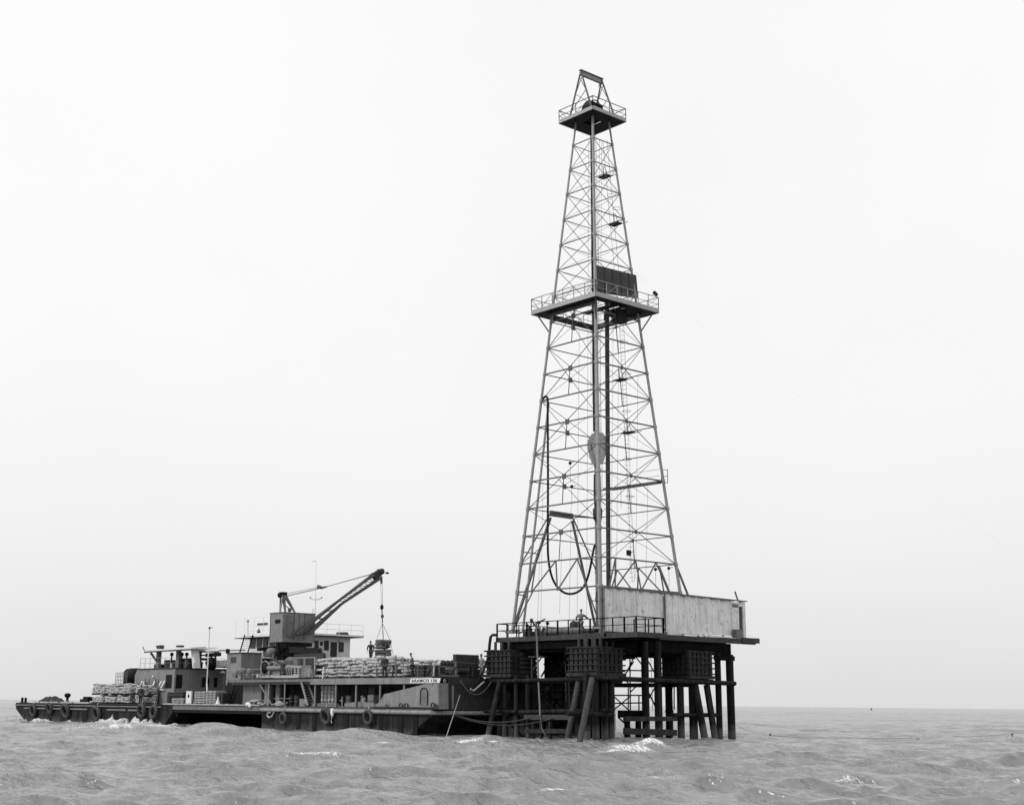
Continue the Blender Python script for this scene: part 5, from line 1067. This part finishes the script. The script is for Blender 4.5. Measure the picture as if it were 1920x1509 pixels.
def hheap(b):
    rr = random.Random(4)
    for i in range(12): q = P(468+i*2.6,1312,0,XB+.9); b.torus((q.x+rr.uniform(-.2,.3),q.y,2.12+.22*math.sin(math.pi*(i+.5)/12)+rr.uniform(0,.08)), (rr.uniform(-.5,.5),rr.uniform(-.5,.5),1), rr.uniform(.2,.4), .06, 14, 5)
thing('hose_heap', m_sack, hheap, 'tangled pale heap of hose on the deck above the black gap', 'hose')
for (x0,y0,x1,y1) in ((918,1278,960,1335),(958,1278,925,1335),(990,1278,1040,1332),(1040,1278,1000,1332),(945,1345,985,1385),(1020,1345,985,1385)): brace(P(x0,y0,0,-4.6), P(x1,y1,0,-4.6), .08, m_tar)
for (x0,y0,x1,y1) in ((1160,1345,1205,1385),(1246,1282,1262,1335),(1262,1282,1248,1335),(1212,1290,1232,1330)): brace(P(x0,y0,1,-3.4), P(x1,y1,1,-3.4), .06, m_tar)
for px, zt_, zb_ in ((1060,5.9,2.6),(1066,5.9,1.4),(1098,4.4,.9),(1152,4.0,.6),(1222,5.8,2.0)):
    q = P(px,1320,0,-3.9) if px < 1110 else P(px,1320,1,-4.6); b = MB(); b.tube((q.x,q.y,zt_),(q.x+.1,q.y,zb_),.025,n=4); b.build('hanging_line', m_grey2, plat)
# ================================================================== PEOPLE
def skin_obj(name, pts, edges, mt, parent, org, root=0, sub=1):
    me = bpy.data.meshes.new(name); me.from_pydata([tuple(Vector(p[:3])) for p in pts], edges, []); me.materials.append(mt)
    o = bpy.data.objects.new(name, me); COL.objects.link(o)
    o.parent = parent
    md = o.modifiers.new('skin', 'SKIN'); md.use_smooth_shade = True
    if not me.skin_vertices: 
        pass
    lay = me.skin_vertices[0].data if me.skin_vertices else None
    if lay is not None:
        for i, p in enumerate(pts):
            r = p[3]; lay[i].radius = (r, p[4] if len(p) > 4 else r); lay[i].use_root = (i == root)
    s = o.modifiers.new('sub', 'SUBSURF'); s.levels = sub; s.render_levels = sub
    return o
def ensure_skin(o): pass
def person(loc, face, label, lean=0.0, arms='rest', stride=.12, cloth=m_cloth, trou=m_clothd, scale=1.0, cap=True, bend=0.0, grp=None):
    """face: heading angle (rad) the person looks towards"""
    t = empty('person', loc, label, 'person', grp); t.rotation_euler = (0,0,face); t.scale = (scale,)*3
    # local frame: x forward, y left, z up
    hip = Vector((0,0,.93)); ln = lean; up = Vector((math.sin(ln),0,math.cos(ln)))
    waist = hip+up*.14; chest = hip+up*.36; neck0 = hip+up*.52; neck = hip+up*.58+Vector((.01,0,0)); fw = Vector((math.cos(ln*.6),0,-math.sin(ln*.6)))
    head0 = neck+up*.07+fw*.02; head1 = head0+up*.09; head2 = head1+up*.08
    sh = {s: neck0+Vector((0,s*.19,-.03)) for s in (-1,1)}
    A = {}
    for s in (-1,1):
        a = arms[s] if isinstance(arms, dict) else None
        if a is None: el = sh[s]+Vector((-.03,s*.06,-.29)); wr = el+Vector((.08,s*.01,-.25))
        else: el = sh[s]+Vector(a[0]); wr = el+Vector(a[1])
        A[s] = (el, wr)
    pts = [(*hip,.13,.11),(*waist,.125,.10),(*chest,.15,.11),(*neck0,.09,.08),(*neck,.052),(*head0,.07,.065),(*head1,.088,.078),(*head2,.072,.066)]
    edges = [(0,1),(1,2),(2,3),(3,4),(4,5),(5,6),(6,7)]
    def addp(p, r, par): pts.append((*p, r)); edges.append((par, len(pts)-1)); return len(pts)-1
    nose = addp(head1+fw*.105+Vector((0,0,-.01)), .014, 6)
    for s in (-1,1): addp(head1+Vector((0,s*.088,-.005)), .014, 6)
    for s in (-1,1):
        i = addp(sh[s], .062, 3); el, wr = A[s]; i = addp(lerp(sh[s],el,.5), .052, i); i = addp(el, .042, i); i = addp(lerp(el,wr,.4), .040, i); i = addp(wr, .027, i)
        d = (wr-el).normalized(); sd_ = d.cross(Vector((1,0,0))); sd_ = sd_.normalized() if sd_.length > .1 else Vector((0,0,1)); nr = d.cross(sd_)
        palm = addp(wr+d*.07, .032, i)
        for k, (off, ln_) in enumerate(((-.028,.062),(-.010,.075),(.010,.07),(.028,.055))):
            b0 = addp(wr+d*.105+nr*off, .010, palm); b1 = addp(wr+d*(.105+ln_*.55)+nr*off+sd_*.008, .009, b0); addp(wr+d*(.105+ln_)+nr*off+sd_*.028, .007, b1)
        tb = addp(wr+d*.05+nr*-.042, .011, palm); addp(wr+d*.09+nr*-.062+sd_*.015, .009, tb)
        h = addp(hip+Vector((0,s*.09,-.05)), .10, 0); kn = Vector((s*stride*.9+bend*.25,s*.10,.49)); an = Vector((s*stride*1.6-.02,s*.11,.08))
        h = addp(lerp(hip+Vector((0,s*.09,-.05)),kn,.5), .085, h); h = addp(kn, .06, h); h = addp(lerp(kn,an,.35), .057, h); h = addp(an, .036, h); h = addp(an+Vector((.06,0,-.045)), .034, h); addp(an+Vector((.17,0,-.05)), .028, h)
    skin_obj('body', pts, edges, m_skin, t, loc)
    # shirt
    sp = [(*(hip+up*.0),.17,.15),(*waist,.175,.15),(*chest,.20,.17),(*neck0,.14,.12)]; se = [(0,1),(1,2),(2,3)]
    for s in (-1,1):
        el, wr = A[s]; n0 = len(sp); sp += [(*sh[s],.10),(*lerp(sh[s],el,.5),.085),(*el,.07),(*lerp(el,wr,.85),.055)]; se += [(3,n0),(n0,n0+1),(n0+1,n0+2),(n0+2,n0+3)]
    skin_obj('shirt', sp, se, cloth, t, loc)
    tp_ = [(*hip,.175,.155)]; te = []
    for s in (-1,1):
        kn = Vector((s*stride*.9+bend*.25,s*.10,.49)); an = Vector((s*stride*1.6-.02,s*.11,.1)); n0 = len(tp_)
        tp_ += [(*(hip+Vector((0,s*.09,-.06))),.118),(*lerp(hip+Vector((0,s*.09,-.05)),kn,.5),.115),(*kn,.095),(*an,.08)]; te += [(0,n0),(n0,n0+1),(n0+1,n0+2),(n0+2,n0+3)]
    skin_obj('trousers', tp_, te, trou, t, loc)
    hb = MB(); hc = head2+up*.01
    old = _org[t.name]; _org[t.name] = Vector((0,0,0))
    hb.blob(hc, (.095,.088,.075), 12, 7)
    if cap: hb.blob(hc+fw*.09+up*-.01, (.07,.07,.012), 10, 4)
    hb.build('cap' if cap else 'hair', m_black, t)
    sb = MB()
    for s in (-1,1): an = Vector((s*stride*1.6-.02,s*.11,.05)); sb.blob(an+Vector((.07,0,-.0)), (.15,.055,.052), 10, 6, 0, .75)
    sb.build('shoes', m_black, t); _org[t.name] = old
    return t
# man on the rig deck leaning on the railing (back to the camera)
q = P(1089,1187,0,-4.7); q.z = 7.25
person(q, YAW+math.radians(-25), 'man in grey overalls on the rig deck with one arm reaching for the railing', lean=.12, arms={1: ((-.02,.17,-.24),(.12,-.03,-.22)), -1: ((.14,-.20,-.20),(.26,-.06,-.06))}, stride=.04, cloth=m_cloth, trou=m_cloth, cap=False)
q = P(695,1238,1,YBm); q.z = 6.2
person(q, YAW+math.radians(180-10), 'man with arms held out from his sides walking on the sacks beside the hanging load', lean=.18, arms={1: ((-.02,.12,-.27),(.10,-.02,-.25)), -1: ((.0,-.13,-.27),(.1,.02,-.25))}, stride=.16, cloth=m_clothd, trou=m_clothd)
q = P(721,1268,0,XB+.45); q.z = ZU+.02
person(q, YAW+math.radians(20), 'dark clothed man standing before the sacks under the hanging load', lean=.05, arms={1: None, -1: None}, stride=.05, cloth=m_clothd, trou=m_clothd, cap=False)
q = P(773,1268,0,XB+.45); q.z = ZU+.02
person(q, YAW+math.radians(95), 'man in grey shirt with an arm lowered to the left, above the name board', lean=.12, arms={1: ((.12,.1,-.24),(.16,.03,-.2)), -1: None}, stride=.06, cloth=m_cloth, trou=m_clothd)
q = P(740,1268,0,XB+.8); q.z = ZU+.02
person(q, YAW+math.radians(-100), 'stooping man with dark trousers beside the tall dark pole', lean=1.05, arms={1: ((.12,.06,-.26),(.16,0,-.2)), -1: ((.12,-.06,-.26),(.16,0,-.2))}, stride=.1, cloth=m_cement, trou=m_clothd)
q = P(903,1268,1,7.0); q.z = ZU+.02
person(q, YAW+math.radians(150), 'pale clothed man standing right of the tall dark box at the barge end', lean=.05, arms={1: None, -1: None}, stride=.04, cloth=m_cement, trou=m_cement)
q = P(263,1316,0,XB+.35); q.z = 2.06
person(q, YAW+math.radians(0), 'man in dark clothes standing in the gap beside the stern sack piles', lean=.03, arms={1: None, -1: None}, stride=.05, cloth=m_clothd, trou=m_dark)
